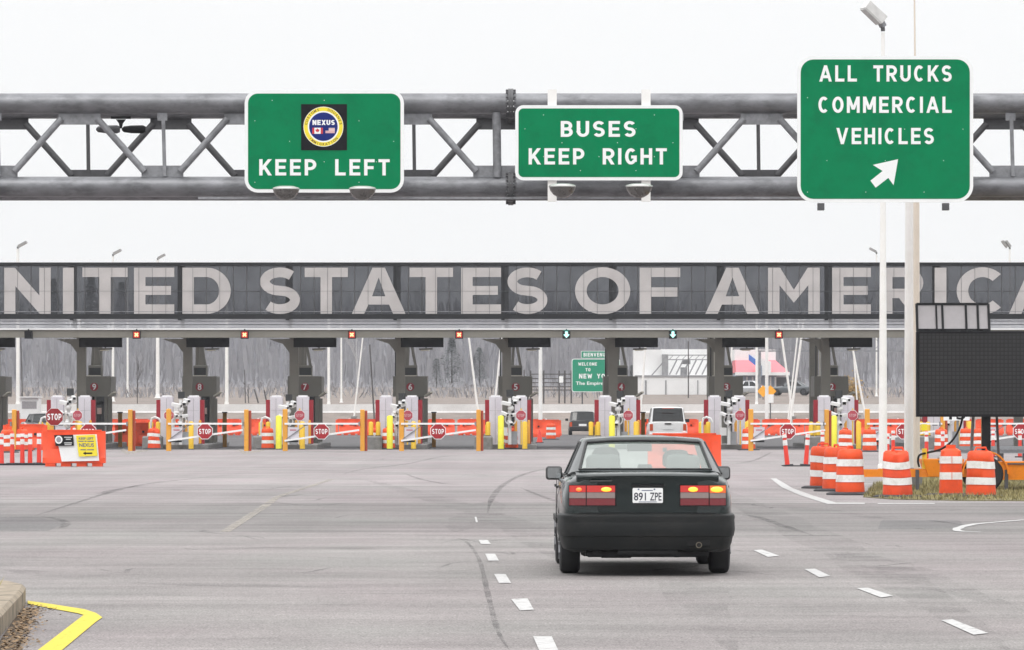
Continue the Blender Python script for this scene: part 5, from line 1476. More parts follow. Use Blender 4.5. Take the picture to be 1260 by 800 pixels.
m_seat = mat('grey_seat', (.085, .092, .088), .9, var=.15, scale=12)
m_seat2 = mat('dark_seat', (.028, .03, .03), .9, var=.15, scale=12)
def lens(name, col, em=0, ec=None, rough=.18):
    return mat(name, col, rough, var=.06, scale=30, coat=.4, emit=ec, estr=em)
car = empty('parked_car', 'dark green sedan seen from behind with its tail lamps lit, waiting on the road', 'car', (1.362, 44.0, 0), R(.35))
car.name = 'sedan_car'
stn = [(.062, .995, .640, .700, .925, .735, .26), (.085, 1.005, .672, .745, .93, .782, .25), (.125, 1.018, .70, .775, .94, .815, .25), (.20, 1.030, .72, .80, .945, .84, .24), (.35, 1.036, .725, .815, .950, .858, .24), (.66, 1.044, .745, .832, .955, .872, .24), (1.0, 1.05, .765, .842, .955, .878, .23), (1.9, 1.0, .79, .85, .95, .885, .22), (2.9, .985, .78, .85, .94, .882, .22),
       (3.3, .955, .76, .84, .90, .88, .22), (3.9, .88, .73, .82, .82, .87, .23), (4.3, .79, .70, .79, .74, .85, .24), (4.55, .70, .62, .74, .66, .80, .27), (4.62, .62, .58, .70, .60, .74, .30)]
body_loft(stn, (1.0, 3.66), .365, 'car_body', m_paint, car)
low = [(0, .60, 1.052), (.36, .61, 1.052), (.675, .665, 1.050), (.752, .80, 1.035), (.800, 1.02, 1.0), (.815, 1.35, .985), (.822, 1.78, .98), (.822, 1.87, .98), (.812, 2.5, .975), (.79, 2.90, .97), (.735, 3.02, .97), (.40, 3.17, .972), (0, 3.22, .972)]
high = [(0, 1.27, 1.372), (.33, 1.278, 1.368), (.585, 1.315, 1.350), (.622, 1.41, 1.346), (.635, 1.50, 1.348), (.642, 1.66, 1.352), (.645, 1.83, 1.354), (.645, 1.91, 1.354), (.640, 2.2, 1.352), (.628, 2.40, 1.352), (.595, 2.48, 1.350), (.33, 2.56, 1.356), (0, 2.59, 1.358)]
seg = {0: 'rear_window', 1: 'rear_window', 4: 'side_window', 5: 'side_window', 7: 'side_window', 8: 'side_window', 10: 'windscreen', 11: 'windscreen'}
greenhouse(low, high, (.026, .040, .036), seg, None, m_paint, m_trim, M['carglass'], car)
# boot lid
bl = MB(); sec = [(.62, 1.0505), (.35, 1.0465), (.12, 1.040), (.035, 1.030), (.022, 1.012), (.030, .985), (.045, .955), (.043, .80), (.046, .64), (.07, .625), (.30, .80)]
xsn = [-.715, -.70, -.5, -.25, 0, .25, .5, .70, .715]
bl.rings([[(x, y + (.035 * (abs(x) / .7) ** 2.2) + (.012 if abs(x) > .705 else 0), z - .012 * (abs(x) / .7) ** 2) for y, z in sec] for x in xsn])
lid = bl.build('boot_lid', m_paint, car, smooth=50)
MB().tube((.345, .06, .725), (.345, .035, .725), .013, n=12).build('lock_button', M['galv_lt'], lid)
MB().box(-.69, .69, .036, .046, .632, .640).build('lid_gap', M['black'], lid, smooth=0)
MB().box(-.16, .16, .030, .048, .905, .925).build('grip_shade', M['black'], lid, smooth=0)  # raised black strip, painted as the shade in a grip recess
MB().beam((-.58, .035, .958), (-.36, .028, .962), .004, .016).build('nameplate', mat('dark_chrome', (.08, .08, .08), .3, .6), lid, smooth=0)
# bumper wrapped round the tail
plan = [(-.872, .63), (-.868, .40), (-.855, .22), (-.815, .09), (-.74, .025), (-.55, -.005), (-.28, -.018), (0, -.022)]
plan = plan + [(-x, y) for x, y in reversed(plan[:-1])]
bsec = [(-.05, .632), (.0, .628), (.022, .612), (.028, .585), (.022, .555), (.026, .535), (.028, .46), (.018, .405), (.008, .40), (-.004, .335), (-.03, .27), (-.10, .245), (-.16, .26)]
bb = []
for i, p in enumerate(plan):
    a = Vector(plan[max(i - 1, 0)]); b = Vector(plan[min(i + 1, len(plan) - 1)]); d = (b - a).normalized(); nr = Vector((d.y, -d.x))
    bb.append([(p[0] + nr.x * o_, p[1] + nr.y * o_, z) for o_, z in bsec])
bmp = MB().rings(bb, caps=True, closed=False).build('bumper', m_bump, car, smooth=40)
MB().box(-.62, .62, .10, .5, .20, .27).build('underbody', M['black'], car, smooth=0)
MB().box(-.30, .30, .02, .09, .225, .262).build('valance', M['black'], car, smooth=0)
MB().tube((.51, -.06, .318), (.51, .5, .30), .030, n=14).build('exhaust_pipe', mat('exhaust_steel', (.22, .19, .15), .35, .7), car)
MB().tube((.51, -.0615, .318), (.51, -.058, .318), .023, n=14).build('mouth_shade', M['black'], car)  # black disc painting the shade inside the open pipe
MB().box(.40, .62, -.012, .03, .31, .365).build('cutout_shade', M['black'], bmp, smooth=0)  # solid black block; its colour stands in for the shade of a recess
for x, z in ((-.52, .250),): MB().tube((x, .05, z), (x, .35, z + .02), .035, n=10).build('tow_eye', M['black'], car)
sus = MB(); sus.tube((-.62, 1.0, .30), (.62, 1.0, .30), .05, n=10); sus.box(-.45, -.15, .5, 1.2, .17, .26); sus.tube((.30, .3, .27), (.30, .62, .27), .09, n=12); sus.tube((-.62, .62, .23), (-.52, .95, .3), .05, n=8)
sus.build('axle', M['rubber'], car)
MB().box(-.58, .58, .9, 4.3, .165, .24).build('floor_pan', M['black'], car, smooth=0)
for x, y in ((-.765, 1.0), (.765, 1.0), (-.765, 3.66), (.765, 3.66)): make_wheel(car, x, y, .31, .205)
# tail lamps: a red, pale and dark red row in two columns
def tail(s_):
    u = MB()
    xs_ = [.315, .55, .68, .735, .795]; ysn = [.042, .046, .050, .057, .092]
    def ycurve(x):
        for (a, ya), (b, yb) in zip(zip(xs_[:-1], ysn[:-1]), zip(xs_[1:], ysn[1:])):
            if x <= b: return ya + (yb - ya) * (x - a) / (b - a)
        return ysn[-1]
    def patch(xa, xb, za, zb, off, name, m, par):
        q = MB(); n = 6; rr = []
        for i in range(n + 1):
            x = xa + (xb - xa) * i / n; y = ycurve(x) - off
            lean_ = .012
            rr.append([(s_ * x, y, za), (s_ * x, y + lean_ * .3, zb), (s_ * x, y + .05, zb), (s_ * x, y + .05, za)])
        return q.rings(rr).build(name, m, par, smooth=30)
    lamp = patch(.318, .792, .708, .918, .0, 'tail_lamp', M['black'], car)
    inner, outer = (.328, .612), (.622, .786)
    red = lens('red_lens', (.28, .010, .010)); dark = lens('dark_red_lens', (.16, .006, .012)); pale = lens('pale_lens', (.24, .185, .175))
    redlit = lens('lit_red_lens', (.42, .014, .012), .16, (1, .05, .02))
    patch(*inner, .846, .912, .010, 'red_lens', redlit, lamp); patch(*inner, .786, .844, .010, 'pale_lens', pale, lamp); patch(*inner, .714, .784, .010, 'dark_red_lens', dark, lamp)
    if s_ < 0: patch(*outer, .846, .912, .010, 'red_lens', redlit, lamp)
    else: patch(*outer, .838, .912, .010, 'amber_lens', lens('amber_lens', (.60, .10, .02), .25, (1, .20, .02)), lamp)
    patch(*outer, .786, .836 if s_ > 0 else .844, .010, 'pale_lens', pale, lamp); patch(*outer, .714, .784, .010, 'dark_red_lens', dark, lamp)
    hot = lens('lit_bulb', (.8, .4, .05), 1.6, (1, .42, .03)); hotred = lens('lit_bulb_small', (.8, .2, .03), 1.4, (1, .16, .03))
    if s_ < 0:
        MB().ball((s_ * .415, ycurve(.415) - .004, .873), .055, .018, .024, 16, 8).build('bulb_glow', hot, lamp); MB().ball((s_ * .69, ycurve(.69) - .004, .873), .030, .018, .020, 16, 8).build('bulb_glow', hotred, lamp)
    else:
        MB().ball((s_ * .455, ycurve(.455) - .004, .873), .052, .018, .026, 16, 8).build('bulb_glow', hot, lamp); MB().ball((s_ * .69, ycurve(.69) - .002, .872), .068, .020, .030, 16, 8).build('bulb_glow', hot, lamp)
tail(-1); tail(1)
# plate
pt_ = MB().prism(rrect(-.152, .152, .738, .888, .012), .026, .034).build('number_plate', M['sign_white'], car, smooth=0)
mb = MB(); put_font(mb, '891', -.138, -.018, .762, .842, .0245, .012); put_font(mb, 'ZPE', .022, .138, .762, .842, .0245, .012)
mb.build('plate_lettering', mat('plate_ink', (.03, .03, .05), .5), pt_, smooth=0, normals=False)
mb = MB(); 
for x0, x1 in ((-.10, -.085), (.06, .075)): mb.box(x0, x1, .022, .026, .868, .882)
mb.box(-.06, .05, .0235, .0255, .860, .868); mb.box(-.09, .09, .0235, .0255, .746, .752)
mb.build('plate_print', mat('plate_blue', (.10, .12, .2), .5), pt_, smooth=0)
# mirrors, handles, side strips
for s_ in (-1, 1):
    mb = MB(); q = []
    x0, x1 = (.80, .985)
    for y, f in ((2.76, .80), (2.80, .98), (2.86, 1.0), (2.94, .72)):
        cxm = (.895); czm = 1.0
        q.append([(s_ * (cxm + (x - cxm) * f), y, czm + (z - czm) * f) for x, z in rrect(x0 + .01, x1, .925, 1.072, .035, 4)])
    mr_ = mb.rings(q).build('door_mirror', m_trim, car, smooth=50)
    MB().prism(rrect(s_ * .895 - .072, s_ * .895 + .072, .945, 1.055, .022, 4), 2.754, 2.762).build('mirror_glass', mat('mirror_glass', (.35, .37, .38), .06, 1.0, var=.02), mr_, smooth=0)
    MB().beam((s_ * .79, 2.84, .975), (s_ * .83, 2.84, .98), .07, .05).build('mirror_arm', m_trim, mr_, smooth=0)
    for y in (1.55, 2.5): MB().box(s_ * .885 - .012, s_ * .885 + .012, y - .09, y + .09, .86, .885).build('door_handle', m_trim, car, smooth=0)
    MB().box(s_ * .888 - .01, s_ * .888 + .01, 1.42, 3.25, .50, .56).build('side_moulding', m_bump, car, smooth=0)
    MB().box(s_ * .886 - .003, s_ * .886 + .003, 1.83, 1.84, .30, .94).build('door_gap', M['black'], car, smooth=0)
# interior
def seat(x, y, head, m, name='front_seat'):
    q = MB(); q.rings([[(x + a, y + .06 * (1 if z > 1 else 0) + b, z) for a, b in rrect(-w, w, -.07, .07, .05, 3)] for z, w in ((.45, .25), (.85, .25), (1.02, .22), (1.06, .16))])
    o = q.build(name, m, car, smooth=50)
    MB().rings([[(x + a, y + .02 + b, z) for a, b in rrect(-w, w, -.05, .05, .045, 3)] for z, w in ((1.075, .12), (1.10, .145), (head - .07, .145), (head - .015, .11), (head, .06))]).build('headrest', m, o, smooth=50)
seat(-.37, 1.92, 1.285, m_seat2); seat(.37, 1.92, 1.255, m_seat2)
rs_ = MB(); rs_.rings([[(a, 1.08 + b, z) for a, b in rrect(-.66, .66, -.07, .07, .05, 3)] for z in (.5, .98, 1.02)]); rsb = rs_.build('rear_bench', m_seat, car, smooth=50)
for x in (-.42, .40):
    MB().rings([[(x + a, 1.06 + b, z) for a, b in rrect(-w, w, -.05, .05, .045, 3)] for z, w in ((1.02, .16), (1.06, .175), (1.17, .175), (1.205, .15), (1.215, .1))]).build('headrest', m_seat, rsb, smooth=50)
MB().prism([(-.085, 1.055), (.085, 1.055), (.065, 1.115), (-.065, 1.115)], .80, .90).build('brake_lamp', m_trim, car, smooth=0)
MB().cbox(-.13, .13, 2.36, 2.40, 1.235, 1.315, .01).build('rear_view_mirror', mat('inner_mirror', (.10, .105, .105), .4), car)
MB().box(-.74, .74, 2.75, 3.05, .8, .99).build('dashboard', m_seat2, car, smooth=0)
MB().cbox(-.16, .16, 2.30, 2.52, 1.325, 1.352, .01).build('sunvisor_panel', mat('grey_headliner', (.3, .31, .3), .9), car)
sw = [(-.37 + .18 * math.cos(a), 2.62, 1.0 + .18 * math.sin(a)) for a in [2 * math.pi * i / 20 for i in range(21)]]
MB().sweep(sw, .015, 6).build('steering_wheel', M['black'], car)
an = MB(); an.tube((-.78, .5, 1.0), (-.78, .5, 1.02), .02, n=8); an.build('aerial_base', M['black'], car)

# ---- plainer cars farther off
def simple_car(name, label, loc, rz, L, w, h, paint, suv=False, group=None, glassm=None):
    t = empty(name, label, 'car', loc, rz, group)
    hb = h * (.60 if suv else .64); hw = w / 2
    st = [(0, hb - .02, hw * .9, hw * .95, hb - .1, hw * .97, .3), (.12, hb, hw * .92, hw * .97, hb - .08, hw, .28), (L * .5, hb, hw * .92, hw * .97, hb - .08, hw, .25), (L * .72, hb - .02, hw * .9, hw * .96, hb - .1, hw, .25), (L * .9, hb - .10, hw * .86, hw * .92, hb - .2, hw * .98, .28), (L, hb - .28, hw * .75, hw * .84, hb - .36, hw * .88, .32)]
    body_loft(st, (L * .2, L * .8), .36, 'car_body', paint, t)
    ry = .10 if suv else L * .14; ty = .38 if suv else L * .30
    lo = [(0, ry, hb), (hw * .45, ry + .01, hb), (hw * .80, ry + .05, hb - .01), (hw * .88, ry + .2, hb - .01), (hw * .92, ry + .4, hb - .02), (hw * .93, L * .42, hb - .02), (hw * .93, L * .44, hb - .02), (hw * .92, L * .58, hb - .02), (hw * .86, L * .66, hb - .01), (hw * .45, L * .70, hb), (0, L * .71, hb)]
    k_ = .80 if suv else .74
    hi = [(0, ty, h - .04), (hw * .4, ty + .01, h - .04), (hw * .72, ty + .03, h - .05), (hw * k_, ty + .12, h - .06), (hw * k_, ty + .3, h - .06), (hw * k_, L * .43, h - .06), (hw * k_, L * .45, h - .06), (hw * k_, L * .52, h - .06), (hw * .72, L * .56, h - .06), (hw * .4, L * .575, h - .05), (0, L * .58, h - .05)]
    sg = {0: 'rear_window', 1: 'rear_window', 4: 'side_window', 6: 'side_window', 8: 'windscreen', 9: 'windscreen'}
    greenhouse(lo, hi, (.02, .035, .04), sg, None, paint, m_trim, glassm or M['darkglass'], t)
    for x in (-1, 1):
        for y in (.2, .8): make_wheel(t, x * (hw - .12), L * y, .34, .22)
        MB().box(x * (hw * .86) - .08, x * (hw * .86) + .08, -.015, .10, hb - .42, hb - .10).build('tail_lamp', lens('small_tail_lamp', (.45, .05, .02), .12, (1, .25, .05)) , t, smooth=0)
        MB().cbox(x * (hw + .11) - .10, x * (hw + .11) + .10, L * .62, L * .65, hb - .02, hb + .14, .01).build('door_mirror', m_trim, t)
    MB().cbox(-hw * .96, hw * .96, -.08, .25, .36, .58, .03).build('bumper', paint if suv else m_trim, t)
    MB().box(-.26, .26, -.022, -.012, hb - .36, hb - .22).build('number_plate', M['sign_white'], t, smooth=0)
    return t
whitep = mat('white_car_paint', (.78, .78, .78), .3, var=.03, coat=.5)
blackp = mat('black_car_paint', (.015, .015, .017), .3, var=.1, coat=.5)
sv = W(822, 545, 212)
suv = simple_car('suv_car', 'white SUV from behind, waiting at the lane between booths 4 and 3', (sv.x, 212, 0), 0, 4.7, 1.88, 1.84, whitep, True)
MB().box(-.28, .28, .02, .06, 1.75, 1.78).build('brake_lamp', lens('small_tail_lamp', (.45, .05, .02)), suv, smooth=0)
MB().box(-.16, .16, -.03, -.01, .99, 1.05).build('tailgate_handle', M['black'], suv, smooth=0)
for x in (-.62, .62): MB().tube((x, .5, 1.86), (x, 2.3, 1.87), .025, n=8).build('roof_rail', whitep, suv)
bc = G(717, 535.5)
simple_car('hatchback_car', 'black car from behind beyond the booths, right of the orange barriers', (bc.x, bc.y, 0), 0, 4.3, 1.85, 1.62, blackp, True)
lc = G(42, 538)
simple_car('dark_car', 'dark car half hidden behind the red orange barrier at the left edge', (lc.x, lc.y, 0), R(200), 4.5, 1.8, 1.5, blackp, False)
for px, py, rz, p, lab in ((919, 487, 80, mat('silver_paint', (.45, .46, .48), .3, .3, var=.05), 'silver car parked left in front of the red roofed shop'), (973, 488, 78, mat('grey_paint', (.12, .13, .14), .3, .2, var=.05), 'dark grey car parked right in front of the red roofed shop')):
    p_ = W(px, py, 424)
    simple_car('parked_car', lab, (p_.x + (2.2 if px < 950 else 2.2), 424, terr(424) + .02), R(rz), 4.4, 1.75, 1.42, p)

# ------------------------------------------------------------------ message board trailer
VD = 89.5
vx = lambda px: (px - 630) / F * VD
vz = lambda py: HC + (HY - py) / F * VD
tr = empty('message_board_trailer', 'orange trailer carrying a large dark message board with solar panels on top', 'sign trailer', (vx(1215), VD, 0))
ox = tr.location.x
def vxx(px): return vx(px) - ox
m_led = mat('led_board', (.03, .03, .033), .5, var=.05)
nt = m_led.node_tree; bs = nt.nodes['Principled BSDF']
tc = nt.nodes.new('ShaderNodeTexCoord'); br_ = nt.nodes.new('ShaderNodeTexBrick'); br_.offset = 0; br_.inputs['Scale'].default_value = 1
br_.inputs['Brick Width'].default_value = .082; br_.inputs['Row Height'].default_value = .082; br_.inputs['Mortar Size'].default_value = .012; br_.inputs['Mortar Smooth'].default_value = .3
br_.inputs['Color1'].default_value = (.022, .021, .023, 1); br_.inputs['Color2'].default_value = (.016, .016, .018, 1); br_.inputs['Mortar'].default_value = (.004, .004, .005, 1)
mp_ = nt.nodes.new('ShaderNodeMapping'); mp_.inputs['Rotation'].default_value = (R(90), 0, 0)
nt.links.new(tc.outputs['Object'], mp_.inputs[0]); nt.links.new(mp_.outputs[0], br_.inputs['Vector']); nt.links.new(br_.outputs[0], bs.inputs['Base Color'])
bt = MB().cbox(vxx(1127.5), vxx(1127.5) + 3.25, -.10, .16, vz(513), vz(407.5), .02).build('message_board', M['blackm'], tr)
MB().box(vxx(1127.5) + .05, vxx(1127.5) + 3.20, -.106, -.101, vz(513) + .05, vz(407.5) - .05).build('display_face', m_led, bt, smooth=0)
fr_ = MB(); z0, z1 = vz(407.3), vz(374)
xs0, xs1 = vxx(1128.5), vxx(1217)
def sol(x, z): return (x, -.05 + (z - z0) * .35, z)
for a, b in (((xs0, z0), (xs0, z1)), ((xs1, z0), (xs1, z1)), ((xs0, z1), (xs1, z1)), ((xs0, z0 + .02), (xs1, z0 + .02))): fr_.beam(sol(*a), sol(*b), .05, .05, up=(0, 1, 0.01))
for px in (1152.5, 1160, 1189, 1203.5): fr_.beam(sol(vxx(px), z0), sol(vxx(px), z1), .045 if px > 1155 else .035, .05, up=(0, 1, .01))
fr_.build('solar_frame', M['canopy_dk'], tr, smooth=0)
MB().quad(sol(xs0, z0), sol(xs1, z0), sol(xs1, z1), sol(xs0, z1)).build('solar_panel', mat('solar_backsheet', C8(186, 182, 184), .5, var=.06), tr, smooth=0)
for px in (1140, 1160, 1185, 1205): MB().box(vxx(px) - .06, vxx(px) + .06, -.08, .08, vz(408), vz(405)).build('panel_clip', M['black'], tr, smooth=0)
MB().cbox(vxx(1208.5), vxx(1219), .0, .17, .62, vz(512), .01).build('mast', M['black'], tr)
mo = M['trailer']
MB().box(vxx(1056), vxx(1290), .0, .09, vz(587), vz(577.5)).build('drawbar', mo, tr, smooth=0)
MB().box(vxx(1085), vxx(1290), .9, .99, vz(587), vz(577.5)).build('drawbar', mo, tr, smooth=0)
MB().beam((vxx(1034), .3, vz(582)), (vxx(1060), .05, vz(582)), .08, .07).build('coupler', M['galv_dk'], tr, smooth=0)
for a, b, zt3, zb3 in ((1136, 1186, 565, 586), (1221, 1285, 568, 590.5)):
    w0, w1 = vxx(a), vxx(b); q = MB().rings([[(w0 + .10, -.03, vz(zb3)), (w1 - .10, -.03, vz(zb3)), (w1 - .10, .9, vz(zb3)), (w0 + .10, .9, vz(zb3))], [(w0, -.07, vz(zt3) - .03), (w1, -.07, vz(zt3) - .03), (w1, .94, vz(zt3) - .03), (w0, .94, vz(zt3) - .03)], [(w0, -.07, vz(zt3)), (w1, -.07, vz(zt3)), (w1, .94, vz(zt3)), (w0, .94, vz(zt3))]])
    tbx = q.build('tool_box', mo, tr, smooth=0)
    MB().box(w0 + .3, w1 - .3, -.095, -.075, vz(zt3) - .06, vz(zt3) - .03).build('lid_latch', M['galv_dk'], tbx, smooth=0)
    m2 = MB()
    for i in range(5): m2.box(w0 + .42 + i * .06, w0 + .455 + i * .06, -.006, -.002, vz(584), vz(581))
    m2.build('frame_print', mat('dark_print', (.20, .10, .02), .6), tr, smooth=0)
MB().box(vxx(1135), vxx(1140.5), .0, .10, vz(577), vz(552)).build('upright_stub', M['bollard'], tr, smooth=0)
MB().box(vxx(1133), vxx(1139.5), -.25, .0, vz(529.5), vz(522)).build('marker_flag', M['yellow'], tr, smooth=0)
wy = .18
for yy in (.0, 1.05):
    wh = MB().lathe([(.19, -.09), (.33, -.10), (.37, -.06), (.37, .06), (.33, .10), (.19, .09)], 28, (0, 0, 0), 'y').build('wheel', M['rubber'], tr, loc=(vxx(1212), yy, .37))
    MB().lathe([(.19, -.06), (.16, -.07), (.05, -.05), (.001, -.05)], 20, (0, 0, 0), 'y').build('rim', M['white_trim'], wh)
fd = MB(); arcp = [(.45 * math.cos(a), .45 * math.sin(a)) for a in [math.pi * i / 14 for i in range(15)]]
fd.rings([[(vxx(1212) + x * f, yy, .37 + z * f) for f in (1.0, 1.06) for yy in ((-.14, .14) if f == 1.0 else (.14, -.14))] for x, z in arcp], caps=True).build('mudguard', mo, tr, smooth=30)
for px in (1128.5, 1238): MB().box(vxx(px) - .035, vxx(px) + .035, -.06, .01, .05, vz(578)).build('jack_leg', M['galv_dk'], tr, smooth=0)
pts = [(vxx(1186), .2, vz(512)), (vxx(1182), .2, vz(527)), (vxx(1172), .15, vz(543)), (vxx(1158), .1, vz(553)), (vxx(1142), .05, vz(557)), (vxx(1131), -.1, vz(560)), (vxx(1129), -.1, vz(568)), (vxx(1131), 0, vz(574))]
fine = [Vector(pts[0])]
for i in range(len(pts) - 1):
    p0 = Vector(pts[max(i - 1, 0)]); p1 = Vector(pts[i]); p2 = Vector(pts[i + 1]); p3 = Vector(pts[min(i + 2, len(pts) - 1)])
    for k_ in range(1, 6):
        t_ = k_ / 5; fine.append(.5 * (2 * p1 + (p2 - p0) * t_ + (2 * p0 - 5 * p1 + 4 * p2 - p3) * t_ * t_ + (3 * p1 - p0 - 3 * p2 + p3) * t_ ** 3))
MB().sweep(fine, .022, 8).build('power_cable', M['black'], tr)
MB().beam((vxx(1197), .4, .5), (vxx(1200), .4, vz(511)), .06, .06).build('stay_bar', M['galv'], tr, smooth=0)
MB().beam((vxx(1232), .4, .5), (vxx(1229), .4, vz(511)), .05, .05).build('stay_bar', M['galv_dk'], tr, smooth=0)

# guard rail, speed sign and stones at the right
g_ = empty('guard_rail', 'grey steel guard rail on short posts seen under the message board', 'guard rail', W(1245, 560, 140))
g_.location.z = 0
sg_ = S(140); zz = lambda py: HC + (HY - py) / sg_
MB().box(-2.0, 4.5, -.06, 0, zz(558), zz(549)).build('rail', mat('rail_grey', (.26, .27, .28), .5, .3, var=.1), g_, smooth=0)
MB().box(-2.0, 4.5, -.10, -.06, zz(554.3), zz(552.6)).build('rail_ridge', M['galv_lt'], g_, smooth=0)
for i in range(8): MB().box(-1.9 + i * .75, -1.76 + i * .75, 0, .12, 0, zz(549)).build('rail_post', M['galv_dk'], g_, smooth=0)
t = empty('speed_sign', 'white speed sign showing the lower half of 15 below the message board', 'speed sign', (W(1177, 0, 128).x, 128, 0))
s_ = S(128); c15 = HC + (HY - 505) / s_
MB().box(-.38, .38, -.01, .01, zz(517) if False else HC - 12.5 / s_, HC + 16 / s_).build('panel', M['sign_white'], t, smooth=0)
mb = MB(); put_font(mb, '15', -.22, .26, HC - 11.5 / s_, HC + 3.5 / s_, -.014, .02); mb.build('lettering', M['black'], t, smooth=0, normals=False)
MB().box(.0, .07, .01, .06, 0, HC - 12 / s_ + .3).build('post', M['galv_lt'], t, smooth=0)

# ------------------------------------------------------------------ beyond the booths
wall = empty('concrete_barrier', 'long pale concrete barrier wall along the far road behind the booths', 'wall', (0, 322, 1.1))
MB().rings([[(x, -.3, -.3), (x, -.28, .3), (x, -.12, .5), (x, -.1, 1.02), (x, .1, 1.02), (x, .3, -.3)] for x in [-66 + 6 * i for i in range(23)]]).build('barrier_wall', mat('pale_concrete', (.66, .65, .64), .85, var=.08, scale=.6, dirt=(.5, .48, .47), dirt_amt=.5, dirt_scale=.4), wall, smooth=30)
far = MB().quad((-400, 323.5, 0), (400, 323.5, 0), (400, 333, 0), (-400, 333, 0)); 
# welcome sign
WD = 330
t = empty('welcome_sign', 'green WELCOME TO NEW YORK sign half hidden by the column of booth 4', 'road sign', W(733, 505, WD)); t.location.z = terr(WD) - .1
k = WD / F; wx = lambda px: (px - 630) * k - t.location.x; wz = lambda py: HC + (HY - py) * k - t.location.z
MB().prism(rrect(wx(703.5), wx(763), wz(482.5), wz(441.5), 3 * k, 4), 0, .04).build('border_panel', M['sign_white'], t)
MB().prism(rrect(wx(704.3), wx(762.2), wz(481.7), wz(442.3), 2.4 * k, 4), -.01, .02).build('green_panel', mat('sign_green_far', C8(20, 140, 108), .5, var=.04), t)
MB().prism(rrect(wx(715), wx(751), wz(440.8), wz(432), .8 * k, 3), 0, .04).build('top_border_panel', M['sign_white'], t)
MB().prism(rrect(wx(715.5), wx(750.5), wz(440.4), wz(432.5), .6 * k, 3), -.01, .02).build('top_green_panel', MATS['sign_green_far'], t)
mb = MB()
for txt, a, b, y0, y1 in (('BIENVENUE', 718, 748, 434.2, 438.8), ('WELCOME', 711.5, 734.5, 446, 450), ('TO', 720.5, 726.5, 453, 457), ('NEW YORK', 712.5, 755, 460, 465.8)):
    put_text(mb, txt, wx(a), wx(b), wz(y1), wz(y0), -.012, t=.2, gap=.2)
put_font(mb, 'The Empire State', wx(708.5), wx(759), wz(475), wz(469.5), -.013, .015)
mb.build('lettering', M['sign_white'], t, smooth=0, normals=False)
for px in (716.5, 752): MB().box(wx(px) - .05, wx(px) + .05, .04, .14, 0, wz(445)).build('post', M['galv_dk'], t, smooth=0)
# fence of rails behind booth 5
fe = empty('rail_fence', 'dark rail fence on the slope right of booth 5', 'fence', W(690, 490, 345)); fe.location.z = terr(345)
k = 345 / F; wx = lambda px: (px - 630) * k - fe.location.x; wz = lambda py: HC + (HY - py) * k - fe.location.z
mg = mat('weathered_wood', (.09, .085, .085), .8, var=.2)
for py in (460.5, 466, 471, 476, 480): MB().box(wx(652), wx(704), -.03, .03, wz(py) - .04, wz(py) + .04).build('rail', mg, fe, smooth=0)
for px in (653, 669, 688, 695, 703): MB().box(wx(px) - .06, wx(px) + .06, .03, .13, -.2, wz(456)).build('fence_post', mg, fe, smooth=0)
MB().box(wx(688), wx(693), -.07, -.05, wz(471), wz(463)).build('warning_plate', M['sign_white'], fe, smooth=0)
# white building with the open steel frame
bx_ = empty('white_building', 'white flat roofed building with an open roof frame right of booth 4', 'building', W(828, 488, 430)); bx_.location.z = terr(430) - .3
k = 430 / F; wx = lambda px: (px - 630) * k - bx_.location.x; wz = lambda py: HC + (HY - py) * k - bx_.location.z
mw = mat('white_wall', (.76, .76, .76), .7, var=.05, scale=.5, dirt=(.6, .59, .58), dirt_amt=.3, dirt_scale=.3)
gy = mat('grey_truss', (.27, .27, .28), .6, var=.2)
MB().box(wx(782), wx(884), 0, 5, 0, wz(463.5)).build('lower_wall', mw, bx_, smooth=0)
MB().box(wx(780.5), wx(815), 1.2, 5, wz(463), wz(430)).build('upper_wall', mw, bx_, smooth=0)
MB().box(wx(815), wx(884), 4.5, 5, wz(463), wz(429)).build('back_wall', mw, bx_, smooth=0)
MB().box(wx(781), wx(884), -.1, .0, wz(463.8), wz(461.8)).build('roof_edge', gy, bx_, smooth=0)
tq = MB(); tq.box(wx(815), wx(822.5), .5, 1.2, wz(462), wz(436)); tq.build('chimney', gy, bx_, smooth=0)
tq = MB()
for py in (437, 442.5): tq.box(wx(822.5), wx(884), .6, .7, wz(py) - .05, wz(py) + .05)
for i in range(8):
    a = 824 + i * 8; tq.beam((wx(a), .6, wz(461)), (wx(a + 9), .6, wz(443)), .1, .14); tq.beam((wx(a), .65, wz(442)), (wx(a + 5), .65, wz(437)), .06, .06)
tq.beam((wx(802), .6, wz(462)), (wx(816), .6, wz(446)), .12, .12); tq.box(wx(838), wx(846), .8, 2, wz(462), wz(452)); tq.box(wx(840), wx(850), .9, 2, wz(448), wz(443))
tq.build('roof_truss', gy, bx_, smooth=0)
for px, w_ in ((793.5, 2.2), (818.5, 1.6), (858, 1.2)): MB().box(wx(px), wx(px + w_), -.06, -.01, wz(486), wz(468)).build('downpipe', gy, bx_, smooth=0)
